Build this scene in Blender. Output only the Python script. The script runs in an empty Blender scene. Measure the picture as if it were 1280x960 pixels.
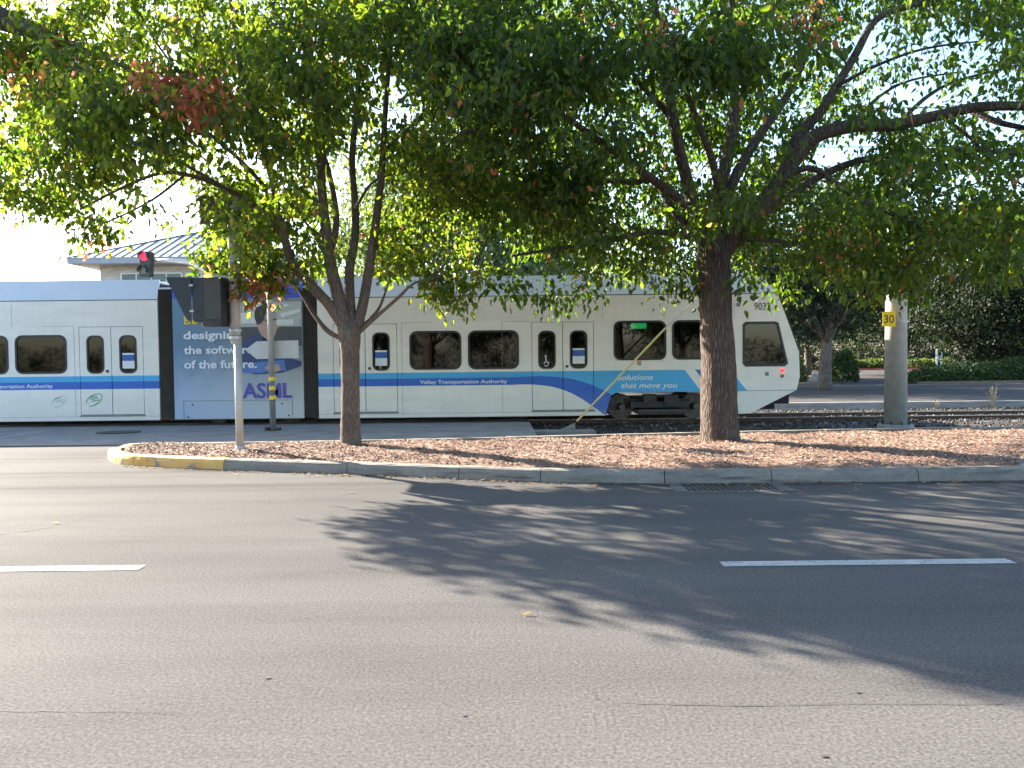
import bpy, bmesh, math, random
import numpy as np
from mathutils import Vector, Matrix
R = math.radians
sc = bpy.context.scene
COL = sc.collection

# ------------------------------------------------------------ camera
FPX = 960.0; CX, CY = 640.0, 480.0
CAM = Vector((0, 0, 1.5)); PITCH = math.atan(32/960.0); ROLL = 0.0106
fwd = Vector((0, math.cos(PITCH), -math.sin(PITCH)))
up0 = Vector((0, math.sin(PITCH), math.cos(PITCH))); rt0 = Vector((1, 0, 0))
RT = rt0*math.cos(ROLL) - up0*math.sin(ROLL); UP = up0*math.cos(ROLL) + rt0*math.sin(ROLL)
cam = bpy.data.cameras.new('camera'); camo = bpy.data.objects.new('camera', cam); COL.objects.link(camo)
M3 = Matrix((RT, UP, -fwd)).transposed().to_4x4(); M3.translation = CAM
camo.matrix_world = M3
cam.sensor_width = 36; cam.lens = 27.0; cam.clip_end = 2000; cam.clip_start = 0.1
sc.camera = camo

def ray(px, py): return RT*((px-CX)/FPX) + UP*((CY-py)/FPX) + fwd
def P(px, py, Y):
    d = ray(px, py); return CAM + d*(Y/d.y)
def G(px, py, z=0.0):
    d = ray(px, py); return CAM + d*((z-CAM.z)/d.z)

# ------------------------------------------------------------ light
SUN_AZ, SUN_EL = 52.0, 25.5      # degrees left of the view direction, above the horizon
sun_dir = Vector((-math.sin(R(SUN_AZ))*math.cos(R(SUN_EL)), math.cos(R(SUN_AZ))*math.cos(R(SUN_EL)), math.sin(R(SUN_EL))))
w = bpy.data.worlds.new('World'); sc.world = w; w.use_nodes = True
nt = w.node_tree; bg = nt.nodes['Background']
sky = nt.nodes.new('ShaderNodeTexSky'); sky.sky_type = 'NISHITA'; sky.sun_disc = False
sky.sun_elevation = R(SUN_EL); sky.sun_rotation = R(-SUN_AZ); sky.air_density = 1.0; sky.dust_density = 1.0; sky.ozone_density = 1.3
hsv = nt.nodes.new('ShaderNodeHueSaturation'); hsv.inputs['Saturation'].default_value = 1.06
nt.links.new(sky.outputs[0], hsv.inputs['Color']); nt.links.new(hsv.outputs[0], bg.inputs[0]); bg.inputs[1].default_value = 0.088
sl = bpy.data.lights.new('sun', 'SUN'); sl.energy = 4.5; sl.angle = R(0.53); sl.color = (1.0, 0.92, 0.80)
slo = bpy.data.objects.new('sun', sl); COL.objects.link(slo); slo.rotation_euler = sun_dir.to_track_quat('Z', 'Y').to_euler()
slo.location = (-20, 20, 20)
vs = sc.view_settings; vs.view_transform = 'Standard'; vs.look = 'None'; vs.gamma = 1; vs.use_curve_mapping = False
vs.exposure = 2.78
cy = sc.cycles; cy.max_bounces = 7; cy.diffuse_bounces = 3; cy.glossy_bounces = 3; cy.transmission_bounces = 5
cy.transparent_max_bounces = 12; cy.caustics_reflective = False; cy.caustics_refractive = False; cy.use_denoising = True
cy.sample_clamp_indirect = 6

# ------------------------------------------------------------ materials
def new_mat(name):
    m = bpy.data.materials.new(name); m.use_nodes = True
    return m, m.node_tree, m.node_tree.nodes['Principled BSDF']
def nd(nt, typ, **kw):
    n = nt.nodes.new(typ)
    for k, v in kw.items():
        if k.startswith('i_'):
            key = k[2:]; key = int(key) if key.isdigit() else key.replace('_', ' ')
            s = n.inputs[key]
            if isinstance(v, bpy.types.NodeSocket): nt.links.new(v, s)
            else: s.default_value = v
        else: setattr(n, k, v)
    return n
def mth(nt, op, a, b=None, clamp=False):
    n = nt.nodes.new('ShaderNodeMath'); n.operation = op; n.use_clamp = clamp
    for i, v in enumerate((a, b)):
        if v is None: continue
        if isinstance(v, bpy.types.NodeSocket): nt.links.new(v, n.inputs[i])
        else: n.inputs[i].default_value = v
    return n.outputs[0]
def mixc(nt, f, a, b, mode='MIX'):
    n = nt.nodes.new('ShaderNodeMix'); n.data_type = 'RGBA'; n.blend_type = mode
    for s, v in ((n.inputs[0], f), (n.inputs[6], a), (n.inputs[7], b)):
        if isinstance(v, bpy.types.NodeSocket): nt.links.new(v, s)
        else: s.default_value = v if not isinstance(v, (tuple, list)) else (*v[:3], 1)
    return n.outputs[2]
def ramp(nt, f, stops):
    n = nt.nodes.new('ShaderNodeValToRGB'); nt.links.new(f, n.inputs[0]); e = n.color_ramp.elements
    while len(e) < len(stops): e.new(0.5)
    for el, (p, c) in zip(e, stops):
        el.position = p; el.color = (*c, 1) if isinstance(c, (tuple, list)) else (c, c, c, 1)
    return n.outputs[0]
def noise(nt, vec, scale, detail=4, rough=.55, dist=0):
    return nd(nt, 'ShaderNodeTexNoise', i_Vector=vec, i_Scale=scale, i_Detail=detail, i_Roughness=rough, i_Distortion=dist).outputs[0]
def objco(nt): return nt.nodes.new('ShaderNodeTexCoord').outputs['Object']
def scaled(nt, vec, s):
    return nd(nt, 'ShaderNodeMapping', i_Vector=vec, i_Scale=s).outputs[0]
def bump(nt, h, dist, strength=1.0):
    return nd(nt, 'ShaderNodeBump', i_Height=h, i_Distance=dist, i_Strength=strength).outputs[0]
MATS = {}
def simple(name, col, rough=.5, metal=0, var=.12, scale=6, spec=.5, bmp=0, emit=None, es=0):
    if name in MATS: return MATS[name]
    m, nt, b = new_mat(name); v = objco(nt)
    n = noise(nt, v, scale, 5, .6)
    dark = tuple(c*(1-var) for c in col); lite = tuple(min(1, c*(1+var)) for c in col)
    nt.links.new(ramp(nt, n, [(.3, dark), (.7, lite)]), b.inputs['Base Color'])
    b.inputs['Roughness'].default_value = rough; b.inputs['Metallic'].default_value = metal
    b.inputs['Specular IOR Level'].default_value = spec
    if bmp: nt.links.new(bump(nt, noise(nt, v, scale*8, 4), bmp), b.inputs['Normal'])
    if emit: b.inputs['Emission Color'].default_value = (*emit, 1); b.inputs['Emission Strength'].default_value = es
    MATS[name] = m; return m

def mat_asphalt(name='asphalt', c0=.075, c1=.114, worn=True):
    m, nt, b = new_mat(name); v = objco(nt)
    big = noise(nt, scaled(nt, v, (.25, .8, 1)), .9, 5, .6)
    streak = noise(nt, scaled(nt, v, (.12, 1.3, 1)), 1.2, 5, .65, .6)
    fine = noise(nt, v, 62, 4, .8)
    vor = nd(nt, 'ShaderNodeTexVoronoi', i_Vector=v, i_Scale=130.0).outputs['Color']
    base = mixc(nt, ramp(nt, big, [(.3, 0), (.7, 1)]), (c0, c0*.93, c0*.86), (c1, c1*.925, c1*.85))
    base = mixc(nt, mth(nt, 'MULTIPLY', ramp(nt, streak, [(.35, 0), (.70, 1)]), .42), base, (c1*1.22, c1*1.15, c1*1.07))
    lane = noise(nt, nd(nt, 'ShaderNodeMapping', i_Vector=v, i_Rotation=(0, 0, R(-14)), i_Scale=(.06, .75, 1)).outputs[0], 1.3, 3, .5)
    base = mixc(nt, mth(nt, 'MULTIPLY', ramp(nt, lane, [(.46, 0), (.64, 1)]), .32), base, (c0*.70, c0*.66, c0*.62))
    sp = ramp(nt, fine, [(.34, .55), (.5, 1.0), (.68, 1.55)])
    base = mixc(nt, 1.0, base, sp, 'MULTIPLY')
    ag = nd(nt, 'ShaderNodeSeparateColor', i_Color=vor).outputs[0]
    base = mixc(nt, mth(nt, 'MULTIPLY', ramp(nt, ag, [(.86, 0), (.97, 1)]), .22), base, (.20, .19, .17))
    nt.links.new(base, b.inputs['Base Color']); b.inputs['Roughness'].default_value = .82
    b.inputs['Specular IOR Level'].default_value = .03
    h = mth(nt, 'ADD', fine, mth(nt, 'MULTIPLY', ag, .5))
    nt.links.new(bump(nt, h, .004, .55), b.inputs['Normal'])
    return m
def mat_ground(name, ca, cb, scale=.5, fine=30, bd=.02):
    m, nt, b = new_mat(name); v = objco(nt)
    n = noise(nt, v, scale, 6, .6); f = noise(nt, v, fine, 4, .7)
    c = mixc(nt, ramp(nt, n, [(.35, 0), (.65, 1)]), ca, cb)
    c = mixc(nt, 1.0, c, ramp(nt, f, [(.3, .65), (.7, 1.3)]), 'MULTIPLY')
    nt.links.new(c, b.inputs['Base Color']); b.inputs['Roughness'].default_value = .95
    nt.links.new(bump(nt, f, bd), b.inputs['Normal'])
    return m
def mat_concrete(name, base=(.40, .38, .35), stain=.5):
    m, nt, b = new_mat(name); v = objco(nt)
    n = noise(nt, scaled(nt, v, (1, 1, 2.5)), 1.6, 7, .68, .4); f = noise(nt, v, 45, 4, .7)
    st = noise(nt, scaled(nt, v, (.5, 1, 7)), 2.5, 5, .6, .3)
    c = mixc(nt, ramp(nt, n, [(.35, 0), (.65, 1)]), tuple(x*.72 for x in base), tuple(x*1.12 for x in base))
    c = mixc(nt, mth(nt, 'MULTIPLY', ramp(nt, st, [(.52, 0), (.68, 1)]), stain), c, tuple(x*.38 for x in base))
    c = mixc(nt, 1.0, c, ramp(nt, f, [(.3, .82), (.7, 1.15)]), 'MULTIPLY')
    nt.links.new(c, b.inputs['Base Color']); b.inputs['Roughness'].default_value = .9
    nt.links.new(bump(nt, mth(nt, 'ADD', f, n), .006), b.inputs['Normal'])
    return m
def mat_yellow_curb():
    m, nt, b = new_mat('worn yellow kerb paint'); v = objco(nt)
    n = noise(nt, v, 5, 8, .72, .3); f = noise(nt, v, 50, 4, .7)
    c = mixc(nt, ramp(nt, noise(nt, v, 1.8, 4), [(.35, 0), (.65, 1)]), (.60, .30, .06), (.70, .43, .14))
    c = mixc(nt, ramp(nt, n, [(.56, 0), (.64, 1)]), c, (.22, .19, .16))
    c = mixc(nt, 1.0, c, ramp(nt, f, [(.3, .85), (.7, 1.12)]), 'MULTIPLY')
    nt.links.new(c, b.inputs['Base Color']); b.inputs['Roughness'].default_value = .75
    nt.links.new(bump(nt, f, .004), b.inputs['Normal'])
    return m
def mat_bark(name, a, bcol, sc_=1.0, depth=.02):
    m, nt, b = new_mat(name); v = objco(nt)
    vv = scaled(nt, v, (14*sc_, 14*sc_, 2.6*sc_))
    n1 = noise(nt, vv, 1.0, 6, .65, .8)
    vor = nd(nt, 'ShaderNodeTexVoronoi', feature='DISTANCE_TO_EDGE', i_Vector=nd(nt, 'ShaderNodeVectorMath', operation='ADD', i_0=vv, i_1=nd(nt, 'ShaderNodeTexNoise', i_Vector=vv, i_Scale=.8).outputs['Color']).outputs[0], i_Scale=1.0).outputs['Distance']
    fur = ramp(nt, vor, [(0, 0), (.28, 1)])
    big = noise(nt, v, 3, 4, .6)
    c = mixc(nt, ramp(nt, n1, [(.3, 0), (.7, 1)]), a, bcol)
    c = mixc(nt, mth(nt, 'MULTIPLY', mth(nt, 'SUBTRACT', 1.0, fur), .6), c, tuple(x*.35 for x in a))
    c = mixc(nt, 1.0, c, ramp(nt, big, [(.3, .75), (.7, 1.2)]), 'MULTIPLY')
    nt.links.new(c, b.inputs['Base Color']); b.inputs['Roughness'].default_value = .9
    b.inputs['Specular IOR Level'].default_value = .25
    nt.links.new(bump(nt, mth(nt, 'ADD', fur, mth(nt, 'MULTIPLY', n1, .8)), depth), b.inputs['Normal'])
    return m
def mat_leaf(name, stops, tstops, tw=.48, rough=.42):
    m, nt, b = new_mat(name)
    at = nd(nt, 'ShaderNodeAttribute', attribute_name='hue').outputs['Fac']
    c = ramp(nt, at, stops); t = ramp(nt, at, tstops)
    nt.links.new(c, b.inputs['Base Color']); b.inputs['Roughness'].default_value = rough
    b.inputs['Specular IOR Level'].default_value = .35
    tr = nd(nt, 'ShaderNodeBsdfTranslucent', i_Color=t)
    mx = nd(nt, 'ShaderNodeMixShader', i_0=tw, i_1=b.outputs[0], i_2=tr.outputs[0])
    nt.links.new(mx.outputs[0], nt.nodes['Material Output'].inputs['Surface'])
    return m

M_asph = mat_asphalt()
M_asph2 = mat_asphalt('far road asphalt', .065, .095)
M_dirt = mat_ground('dry earth', (.10, .075, .05), (.16, .125, .09), .12, 8)
M_hill = mat_ground('dry grass hillside', (.10, .066, .04), (.15, .105, .065), .05, 2, .2)
M_mulch = mat_ground('bark mulch', (.19, .105, .07), (.29, .18, .125), 2.2, 38, .03)
M_ballast = mat_ground('ballast gravel', (.035, .029, .025), (.065, .057, .05), 1.5, 25, .05)
M_curb = mat_concrete('kerb concrete', (.235, .205, .165), .95)
M_pad = mat_concrete('crossing concrete', (.22, .21, .20), .25)
M_conc = mat_concrete('pale concrete', (.27, .255, .235), .5)
M_yel = mat_yellow_curb()
def mat_paint():
    m, nt, b = new_mat('worn white road paint'); v = objco(nt); n = noise(nt, v, 14, 7, .75); f = noise(nt, v, 95, 3, .75)
    c = mixc(nt, ramp(nt, n, [(.56, 0), (.62, 1)]), (.36, .355, .335), (.13, .123, .112)); c = mixc(nt, 1.0, c, ramp(nt, f, [(.3, .75), (.7, 1.2)]), 'MULTIPLY')
    nt.links.new(c, b.inputs['Base Color']); b.inputs['Roughness'].default_value = .8; nt.links.new(bump(nt, f, .004, .5), b.inputs['Normal']); return m
M_line = mat_paint()
M_bark = mat_bark('young pear bark', (.13, .095, .07), (.21, .16, .125), 2.6, .006)
M_bark2 = mat_bark('old pear bark', (.10, .07, .055), (.19, .145, .115), 1.9, .03)
M_barkfar = mat_bark('grey tree bark', (.12, .10, .085), (.20, .17, .14), .8, .02)
GRN = [(0, (.018, .032, .014)), (.35, (.032, .055, .018)), (.62, (.055, .085, .022)), (.80, (.10, .12, .03)), (.90, (.30, .11, .03)), (1, (.34, .075, .045))]
GRT = [(0, (.055, .125, .010)), (.35, (.14, .24, .012)), (.62, (.29, .38, .02)), (.80, (.50, .48, .04)), (.90, (.50, .20, .05)), (1, (.78, .24, .15))]
M_leaf = mat_leaf('pear leaves', GRN, GRT, .62)
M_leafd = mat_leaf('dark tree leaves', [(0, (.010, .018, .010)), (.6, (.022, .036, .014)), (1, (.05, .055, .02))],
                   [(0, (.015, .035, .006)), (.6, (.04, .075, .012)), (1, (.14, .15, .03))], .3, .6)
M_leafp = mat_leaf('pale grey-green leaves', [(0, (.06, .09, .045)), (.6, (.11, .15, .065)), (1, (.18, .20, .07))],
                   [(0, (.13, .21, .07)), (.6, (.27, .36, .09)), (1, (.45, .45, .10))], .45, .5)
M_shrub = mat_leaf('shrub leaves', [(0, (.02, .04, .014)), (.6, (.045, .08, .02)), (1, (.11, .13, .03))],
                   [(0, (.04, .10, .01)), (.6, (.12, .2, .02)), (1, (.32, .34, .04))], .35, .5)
M_galv = simple('galvanised steel', (.42, .42, .41), .5, .55, .12, 9)
M_pole = simple('weathered grey pole', (.40, .39, .36), .6, .2, .18, 5)
M_dark = simple('black painted aluminium', (.022, .025, .025), .55, 0, .2, 8)
M_black = simple('black rubber', (.012, .012, .012), .8, 0, .2, 10)
M_steel = simple('dark steel', (.05, .045, .042), .6, .5, .3, 7)
M_wheel = simple('brown wheel steel', (.11, .09, .075), .55, .3, .3, 9)
M_rail = simple('rusty rail side', (.10, .06, .04), .7, .4, .3, 12)
M_railtop = simple('polished rail top', (.5, .48, .45), .3, .9, .1, 8)

# ------------------------------------------------------------ mesh helpers
class MB:
    def __init__(s): s.v = []; s.f = []; s.m = []
    def add(s, vs, fs, mi=0):
        o = len(s.v); s.v += [tuple(x) for x in vs]; s.f += [tuple(i+o for i in f) for f in fs]; s.m += [mi]*len(fs); return s
    def box(s, a, b, mi=0):
        x0, y0, z0 = (min(a[i], b[i]) for i in range(3)); x1, y1, z1 = (max(a[i], b[i]) for i in range(3))
        return s.add([(x0,y0,z0),(x1,y0,z0),(x1,y1,z0),(x0,y1,z0),(x0,y0,z1),(x1,y0,z1),(x1,y1,z1),(x0,y1,z1)],
              [(0,3,2,1),(4,5,6,7),(0,1,5,4),(1,2,6,5),(2,3,7,6),(3,0,4,7)], mi)
    def tube(s, pts, rad, n=8, mi=0, caps=True):
        pts = [Vector(p) for p in pts]
        if not hasattr(rad, '__len__'): rad = [rad]*len(pts)
        o = len(s.v); t0 = (pts[1]-pts[0]).normalized()
        a = Vector((0, 0, 1)) if abs(t0.z) < .9 else Vector((1, 0, 0)); u = t0.cross(a).normalized()
        for i, p in enumerate(pts):
            t = (pts[min(i+1, len(pts)-1)] - pts[max(i-1, 0)]).normalized()
            u = (u - t*u.dot(t)).normalized(); v = t.cross(u)
            for k in range(n):
                an = 2*math.pi*k/n; s.v.append(tuple(p + (u*math.cos(an)+v*math.sin(an))*rad[i]))
        for i in range(len(pts)-1):
            for k in range(n):
                k2 = (k+1) % n
                s.f.append((o+i*n+k, o+i*n+k2, o+(i+1)*n+k2, o+(i+1)*n+k)); s.m.append(mi)
        if caps:
            s.f.append(tuple(o+k for k in range(n))[::-1]); s.f.append(tuple(o+(len(pts)-1)*n+k for k in range(n))); s.m += [mi, mi]
        return s
    def prism(s, poly, y0, y1, mi=0):   # poly in (x,z), extruded along y
        n = len(poly)
        return s.add([(x, y0, z) for x, z in poly]+[(x, y1, z) for x, z in poly],
              [tuple(range(n)), tuple(range(2*n-1, n-1, -1))]+[(i, i+n, (i+1) % n+n, (i+1) % n) for i in range(n)], mi)
    def build(s, name, mats, parent=None, smooth=False, bevel=0, loc=None, fix=True):
        me = bpy.data.meshes.new(name); me.from_pydata(s.v, [], s.f)
        if not isinstance(mats, (list, tuple)): mats = [mats]
        for m in mats: me.materials.append(m)
        if len(mats) > 1: me.polygons.foreach_set('material_index', s.m)
        if fix:
            bm = bmesh.new(); bm.from_mesh(me); bmesh.ops.recalc_face_normals(bm, faces=bm.faces[:])
            if bevel: bmesh.ops.bevel(bm, geom=bm.edges[:], offset=bevel, segments=2, affect='EDGES', clamp_overlap=True)
            bm.to_mesh(me); bm.free()
        if smooth: me.polygons.foreach_set('use_smooth', [True]*len(me.polygons))
        o = bpy.data.objects.new(name, me); COL.objects.link(o)
        if parent: o.parent = parent
        if loc is not None: o.location = loc
        return o
def tag(o, label=None, cat=None, group=None, kind=None):
    if label: o['label'] = label
    if cat: o['category'] = cat
    if group: o['group'] = group
    if kind: o['kind'] = kind
    return o
def empty(name, loc=(0, 0, 0), rz=0):
    o = bpy.data.objects.new(name, None); COL.objects.link(o); o.location = loc; o.rotation_euler.z = rz
    o.empty_display_size = .3; return o
def copy_tree(o, parent=None):
    c = o.copy(); COL.objects.link(c); c.parent = parent
    for ch in list(o.children): copy_tree(ch, c)
    return c
def sheet(name, poly, z, mat, kind='structure', parent=None):
    b = MB(); b.add([(x, y, z) for x, y in poly], [tuple(range(len(poly)))])
    o = b.build(name, mat, parent, fix=False)
    me = o.data
    if me.polygons[0].normal.z < 0: me.flip_normals()
    if kind: o['kind'] = kind
    return o
def plate(name, outer, holes, thick, mat, parent=None, y=0.0):
    """flat plate in the x-z plane with holes, through a filled 2D curve"""
    cu = bpy.data.curves.new(name, 'CURVE'); cu.dimensions = '2D'; cu.fill_mode = 'BOTH'; cu.extrude = thick/2
    for poly in [outer]+holes:
        sp = cu.splines.new('POLY'); sp.points.add(len(poly)-1)
        for p, (a, b) in zip(sp.points, poly): p.co = (a, b, 0, 1)
        sp.use_cyclic_u = True
    o = bpy.data.objects.new(name, cu); COL.objects.link(o)
    me = bpy.data.meshes.new_from_object(o); bpy.data.objects.remove(o); bpy.data.curves.remove(cu)
    me.transform(Matrix(((1,0,0,0),(0,0,-1,y),(0,1,0,0),(0,0,0,1))))
    me.materials.clear(); me.materials.append(mat); me.name = name
    o = bpy.data.objects.new(name, me); COL.objects.link(o)
    if parent: o.parent = parent
    return o
def text_mesh(name, body, mat, parent, x0, x1, zbase, y, height=None, bold=0, shear=0, thick=.002, flip=False):
    """lettering in the x-z plane facing -y; scaled so that it spans x0..x1"""
    cu = bpy.data.curves.new(name, 'FONT'); cu.body = body; cu.size = 1; cu.offset = bold; cu.shear = shear; cu.extrude = 0
    cu.resolution_u = 3
    o = bpy.data.objects.new(name, cu); COL.objects.link(o)
    me = bpy.data.meshes.new_from_object(o); bpy.data.objects.remove(o); bpy.data.curves.remove(cu)
    co = np.empty(len(me.vertices)*3, 'f'); me.vertices.foreach_get('co', co); co = co.reshape(-1, 3)
    mn, mx = co.min(0), co.max(0); sx = (x1-x0)/(mx[0]-mn[0]); sz = (height/.7 if height else sx)
    out = np.stack([x0+(co[:, 0]-mn[0])*sx, np.full(len(co), y), zbase+co[:, 1]*sz], 1).astype('f')
    me.vertices.foreach_set('co', out.ravel()); me.update()
    me.materials.clear(); me.materials.append(mat)
    o = bpy.data.objects.new(name, me); COL.objects.link(o)
    if parent: o.parent = parent
    return o
def rrect(x0, z0, x1, z1, r, n=4):
    pts = []
    for cx, cz, a0 in ((x1-r, z0+r, -90), (x1-r, z1-r, 0), (x0+r, z1-r, 90), (x0+r, z0+r, 180)):
        for k in range(n+1):
            a = R(a0+90*k/n); pts.append((cx+r*math.cos(a), cz+r*math.sin(a)))
    return pts
def catmull(pts, n=5):
    pts = [np.array(p, float) for p in pts]
    if len(pts) < 3: n = max(n, 2)
    ex = [2*pts[0]-pts[1]]+pts+[2*pts[-1]-pts[-2]]; out = []
    for i in range(1, len(ex)-2):
        p0, p1, p2, p3 = ex[i-1:i+3]
        for k in range(n):
            t = k/n
            out.append(.5*((2*p1)+(-p0+p2)*t+(2*p0-5*p1+4*p2-p3)*t*t+(-p0+3*p1-3*p2+p3)*t**3))
    out.append(pts[-1]); return out

# ------------------------------------------------------------ ground, roads, island
def kerb_ground():
    sheet('ground', [(-900, -60), (900, -60), (900, 1500), (-900, 1500)], -.24, M_dirt)
    # near road, a long strip with a left part that runs back to the crossing pad
    def strip(name, x0, x1, y0, y1, z, mat, dx=3.0):
        return sheet(name, [(x0, y0), (x1, y0), (x1, y1), (x0, y1)], z, mat)
    front = [G(*p) for p in FRONT]
    poly = [(-70, -14), (70, -14), (70, front[-1].y+.02)] + [(p.x, p.y+.05) for p in front[::-1]] + \
           [(front[0].x+.6, 13.2), (front[0].x+1.5, 14.05), (-70, 14.05)]
    sheet('road', poly, 0, M_asph)
FRONT = [(134,572),(138,577),(150,580.5),(179,583),(225,585.5),(279,587.5),(350,590),(433,593),(500,595.5),(573,598.5),(640,601.5),(700,603.2),(831,604.5),(1000,603.5),(1280,600.5)]
BACK = [(140,560),(152,555.5),(170,553.5),(200,552.6),(315,551.5),(430,549.5),(664,544.5),(900,539),(1280,532)]
kerb_ground()
# the kerb ring
HC = .15; WC = .17
fr = [G(*p) for p in FRONT]; bk = [G(p[0], p[1], HC) for p in BACK]
for p in fr+bk: p.z = 0
fr.append(Vector((13.0, fr[-1].y, 0))); fr.append(Vector((45, fr[-1].y+.3, 0)))
bk.append(Vector((20.0, bk[-1].y+.35, 0))); bk.append(Vector((45, bk[-1].y+.9, 0)))
ring = [bk[0], fr[0]] + fr[1:]
def offset_path(path, d):
    out = []
    for i, p in enumerate(path):
        t = (path[min(i+1, len(path)-1)]-path[max(i-1, 0)]).normalized(); n = Vector((-t.y, t.x, 0)); out.append(p+n*d)
    return out
full = bk[::-1]+fr                      # back from the right, round the nose, front to the right
fine = [Vector(p) for p in catmull([tuple(p) for p in full], 6)]
cum = [0]
for a, b in zip(fine, fine[1:]): cum.append(cum[-1]+(b-a).length)
def at_len(s):
    for i in range(len(cum)-1):
        if cum[i+1] >= s: return fine[i].lerp(fine[i+1], (s-cum[i])/max(1e-6, cum[i+1]-cum[i]))
    return fine[-1]
def len_of(pt): return cum[min(range(len(fine)), key=lambda i: (fine[i]-pt).length)]
prof = [(0.0, -.05), (.012, .09), (.03, .135), (.06, HC), (WC, HC), (WC+.003, -.05)]   # inward offset, height
jx = [(279,587.5), (437,593), (573,598.5), (671,602.5), (831,604.5), (967,603.8), (1148,602)]
joints = [len_of(Vector((G(*p).x, G(*p).y, 0))) for p in jx]
jf = joints[-1]; last = [jf+2.7*k for k in range(1, 13)]
noseL = len_of(fr[3]); back_j = [joints[0]-4.35-2.9*k for k in range(0, 18) if joints[0]-4.35-2.9*k > 0]
js = sorted([0]+back_j+[len_of(fr[4])-.9]+joints+[x for x in last if x < cum[-1]]+[cum[-1]])
ypaint0 = len_of(bk[2]); kb = MB(); rnd = random.Random(4)
for a, b in zip(js, js[1:]):
    n = max(2, int((b-a)/.12)); ss = [a+.005+(b-a-.010)*k/n for k in range(n+1)]
    dz = rnd.uniform(-.006, .006); o0 = len(kb.v); yellow = (a+b)/2 > ypaint0 and (a+b)/2 < joints[0]
    for s_ in ss:
        p = at_len(s_); t = (at_len(s_+.06)-at_len(max(0, s_-.06))).normalized(); nrm = Vector((-t.y, t.x, 0))
        for d, z in prof: q = p+nrm*(d+rnd.uniform(-.004, .004)); kb.v.append((q.x, q.y, z+(dz+rnd.uniform(-.003, .003) if z > .08 else 0)))
    K = len(prof)
    for i in range(n):
        for k in range(K-1):
            kb.f.append((o0+i*K+k, o0+i*K+k+1, o0+(i+1)*K+k+1, o0+(i+1)*K+k)); kb.m.append(1 if yellow else 0)
    kb.f.append(tuple(o0+k for k in range(K))); kb.m.append(1 if yellow else 0)
    kb.f.append(tuple(o0+n*K+k for k in range(K))[::-1]); kb.m.append(1 if yellow else 0)
kerb = kb.build('kerb', [M_curb, M_yel]); kerb['kind'] = 'structure'
# mulch bed inside the ring, gently humped
inner = [Vector((p.x, p.y, 0)) for p in fine]
def front_y(x):
    best = None
    for a, b in zip(fr, fr[1:]):
        if a.x <= x <= b.x: return a.y+(b.y-a.y)*(x-a.x)/max(1e-6, b.x-a.x)
    return fr[0].y
def back_y(x):
    for a, b in zip(bk, bk[1:]):
        if a.x <= x <= b.x: return a.y+(b.y-a.y)*(x-a.x)/max(1e-6, b.x-a.x)
    return bk[0].y
def mulch_z(x, y):
    f, b = front_y(x), back_y(x); t = (y-f)/max(.3, (b-f)); t = min(1, max(0, t))
    return .105+.075*math.sin(math.pi*t)+.012*math.sin(x*3.1+y*2)+.010*math.sin(x*7.3-y*5.1)
mb = MB(); xs = np.linspace(fr[0].x+.14, 44, 260); NJ = 14
for x in xs:
    f, b = front_y(x)+WC*.8, back_y(x)-WC*.8
    if x < fr[0].x+.7: m_ = (f+b)/2; k = min(1, (x-fr[0].x-.1)/.5); f = m_+(f-m_)*k; b = m_+(b-m_)*k
    for j in range(NJ+1):
        y = f+(b-f)*j/NJ; mb.v.append((x, y, mulch_z(x, y)))
for i in range(len(xs)-1):
    for j in range(NJ):
        a = i*(NJ+1)+j; mb.f.append((a, a+NJ+1, a+NJ+2, a+1)); mb.m.append(0)
mo = mb.build('mulch_bed', M_mulch, smooth=True); mo['kind'] = 'structure'

rs = np.random.RandomState(7)
def scatter_flat(name, pts, sx, sy, lift, mat, label, cat='mulch', tilt=.5, thick=False):
    n = len(pts); hv = np.clip(rs.rand(n)*.85+.15*(np.sin(pts[:, 0]*2.3+np.sin(pts[:, 1]*3.1)*1.4)*.7+.3), 0, 1); a = rs.rand(n)*6.283; L = sx[0]+rs.rand(n)*(sx[1]-sx[0]); W = sy[0]+rs.rand(n)*(sy[1]-sy[0])
    ca, sa = np.cos(a), np.sin(a); tx = (rs.rand(n)-.5)*tilt; ty = (rs.rand(n)-.5)*tilt
    vs = []
    for du, dv in ((-.5, -.5), (.5, -.4), (.5, .5), (-.45, .5)):
        u, v = du*L, dv*W; x = u*ca-v*sa; y = u*sa+v*ca
        vs.append(np.stack([pts[:, 0]+x, pts[:, 1]+y, pts[:, 2]+lift+u*tx+v*ty], 1))
    V = np.stack(vs, 1).reshape(-1, 3); me = bpy.data.meshes.new(name)
    me.vertices.add(4*n); me.vertices.foreach_set('co', V.ravel().astype('f'))
    me.loops.add(4*n); me.loops.foreach_set('vertex_index', np.arange(4*n, dtype='i'))
    me.polygons.add(n); me.polygons.foreach_set('loop_start', np.arange(0, 4*n, 4, dtype='i')); me.polygons.foreach_set('loop_total', np.full(n, 4, 'i'))
    at = me.attributes.new('hue', 'FLOAT', 'POINT'); at.data.foreach_set('value', np.repeat(hv, 4).astype('f'))
    me.update(); me.validate(); me.materials.append(mat)
    o = bpy.data.objects.new(name, me); COL.objects.link(o); tag(o, label, cat, kind='stuff'); return o
def mat_hue(name, stops, rough=.85, spec=.3):
    m, nt, b = new_mat(name); at = nd(nt, 'ShaderNodeAttribute', attribute_name='hue').outputs['Fac']
    nt.links.new(ramp(nt, at, stops), b.inputs['Base Color']); b.inputs['Roughness'].default_value = rough
    b.inputs['Specular IOR Level'].default_value = spec; return m
M_chip = mat_hue('wood chips', [(0, (.07, .035, .022)), (.25, (.19, .105, .068)), (.6, (.33, .215, .155)), (.85, (.42, .30, .22)), (1, (.54, .44, .35))])
pts = []
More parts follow.
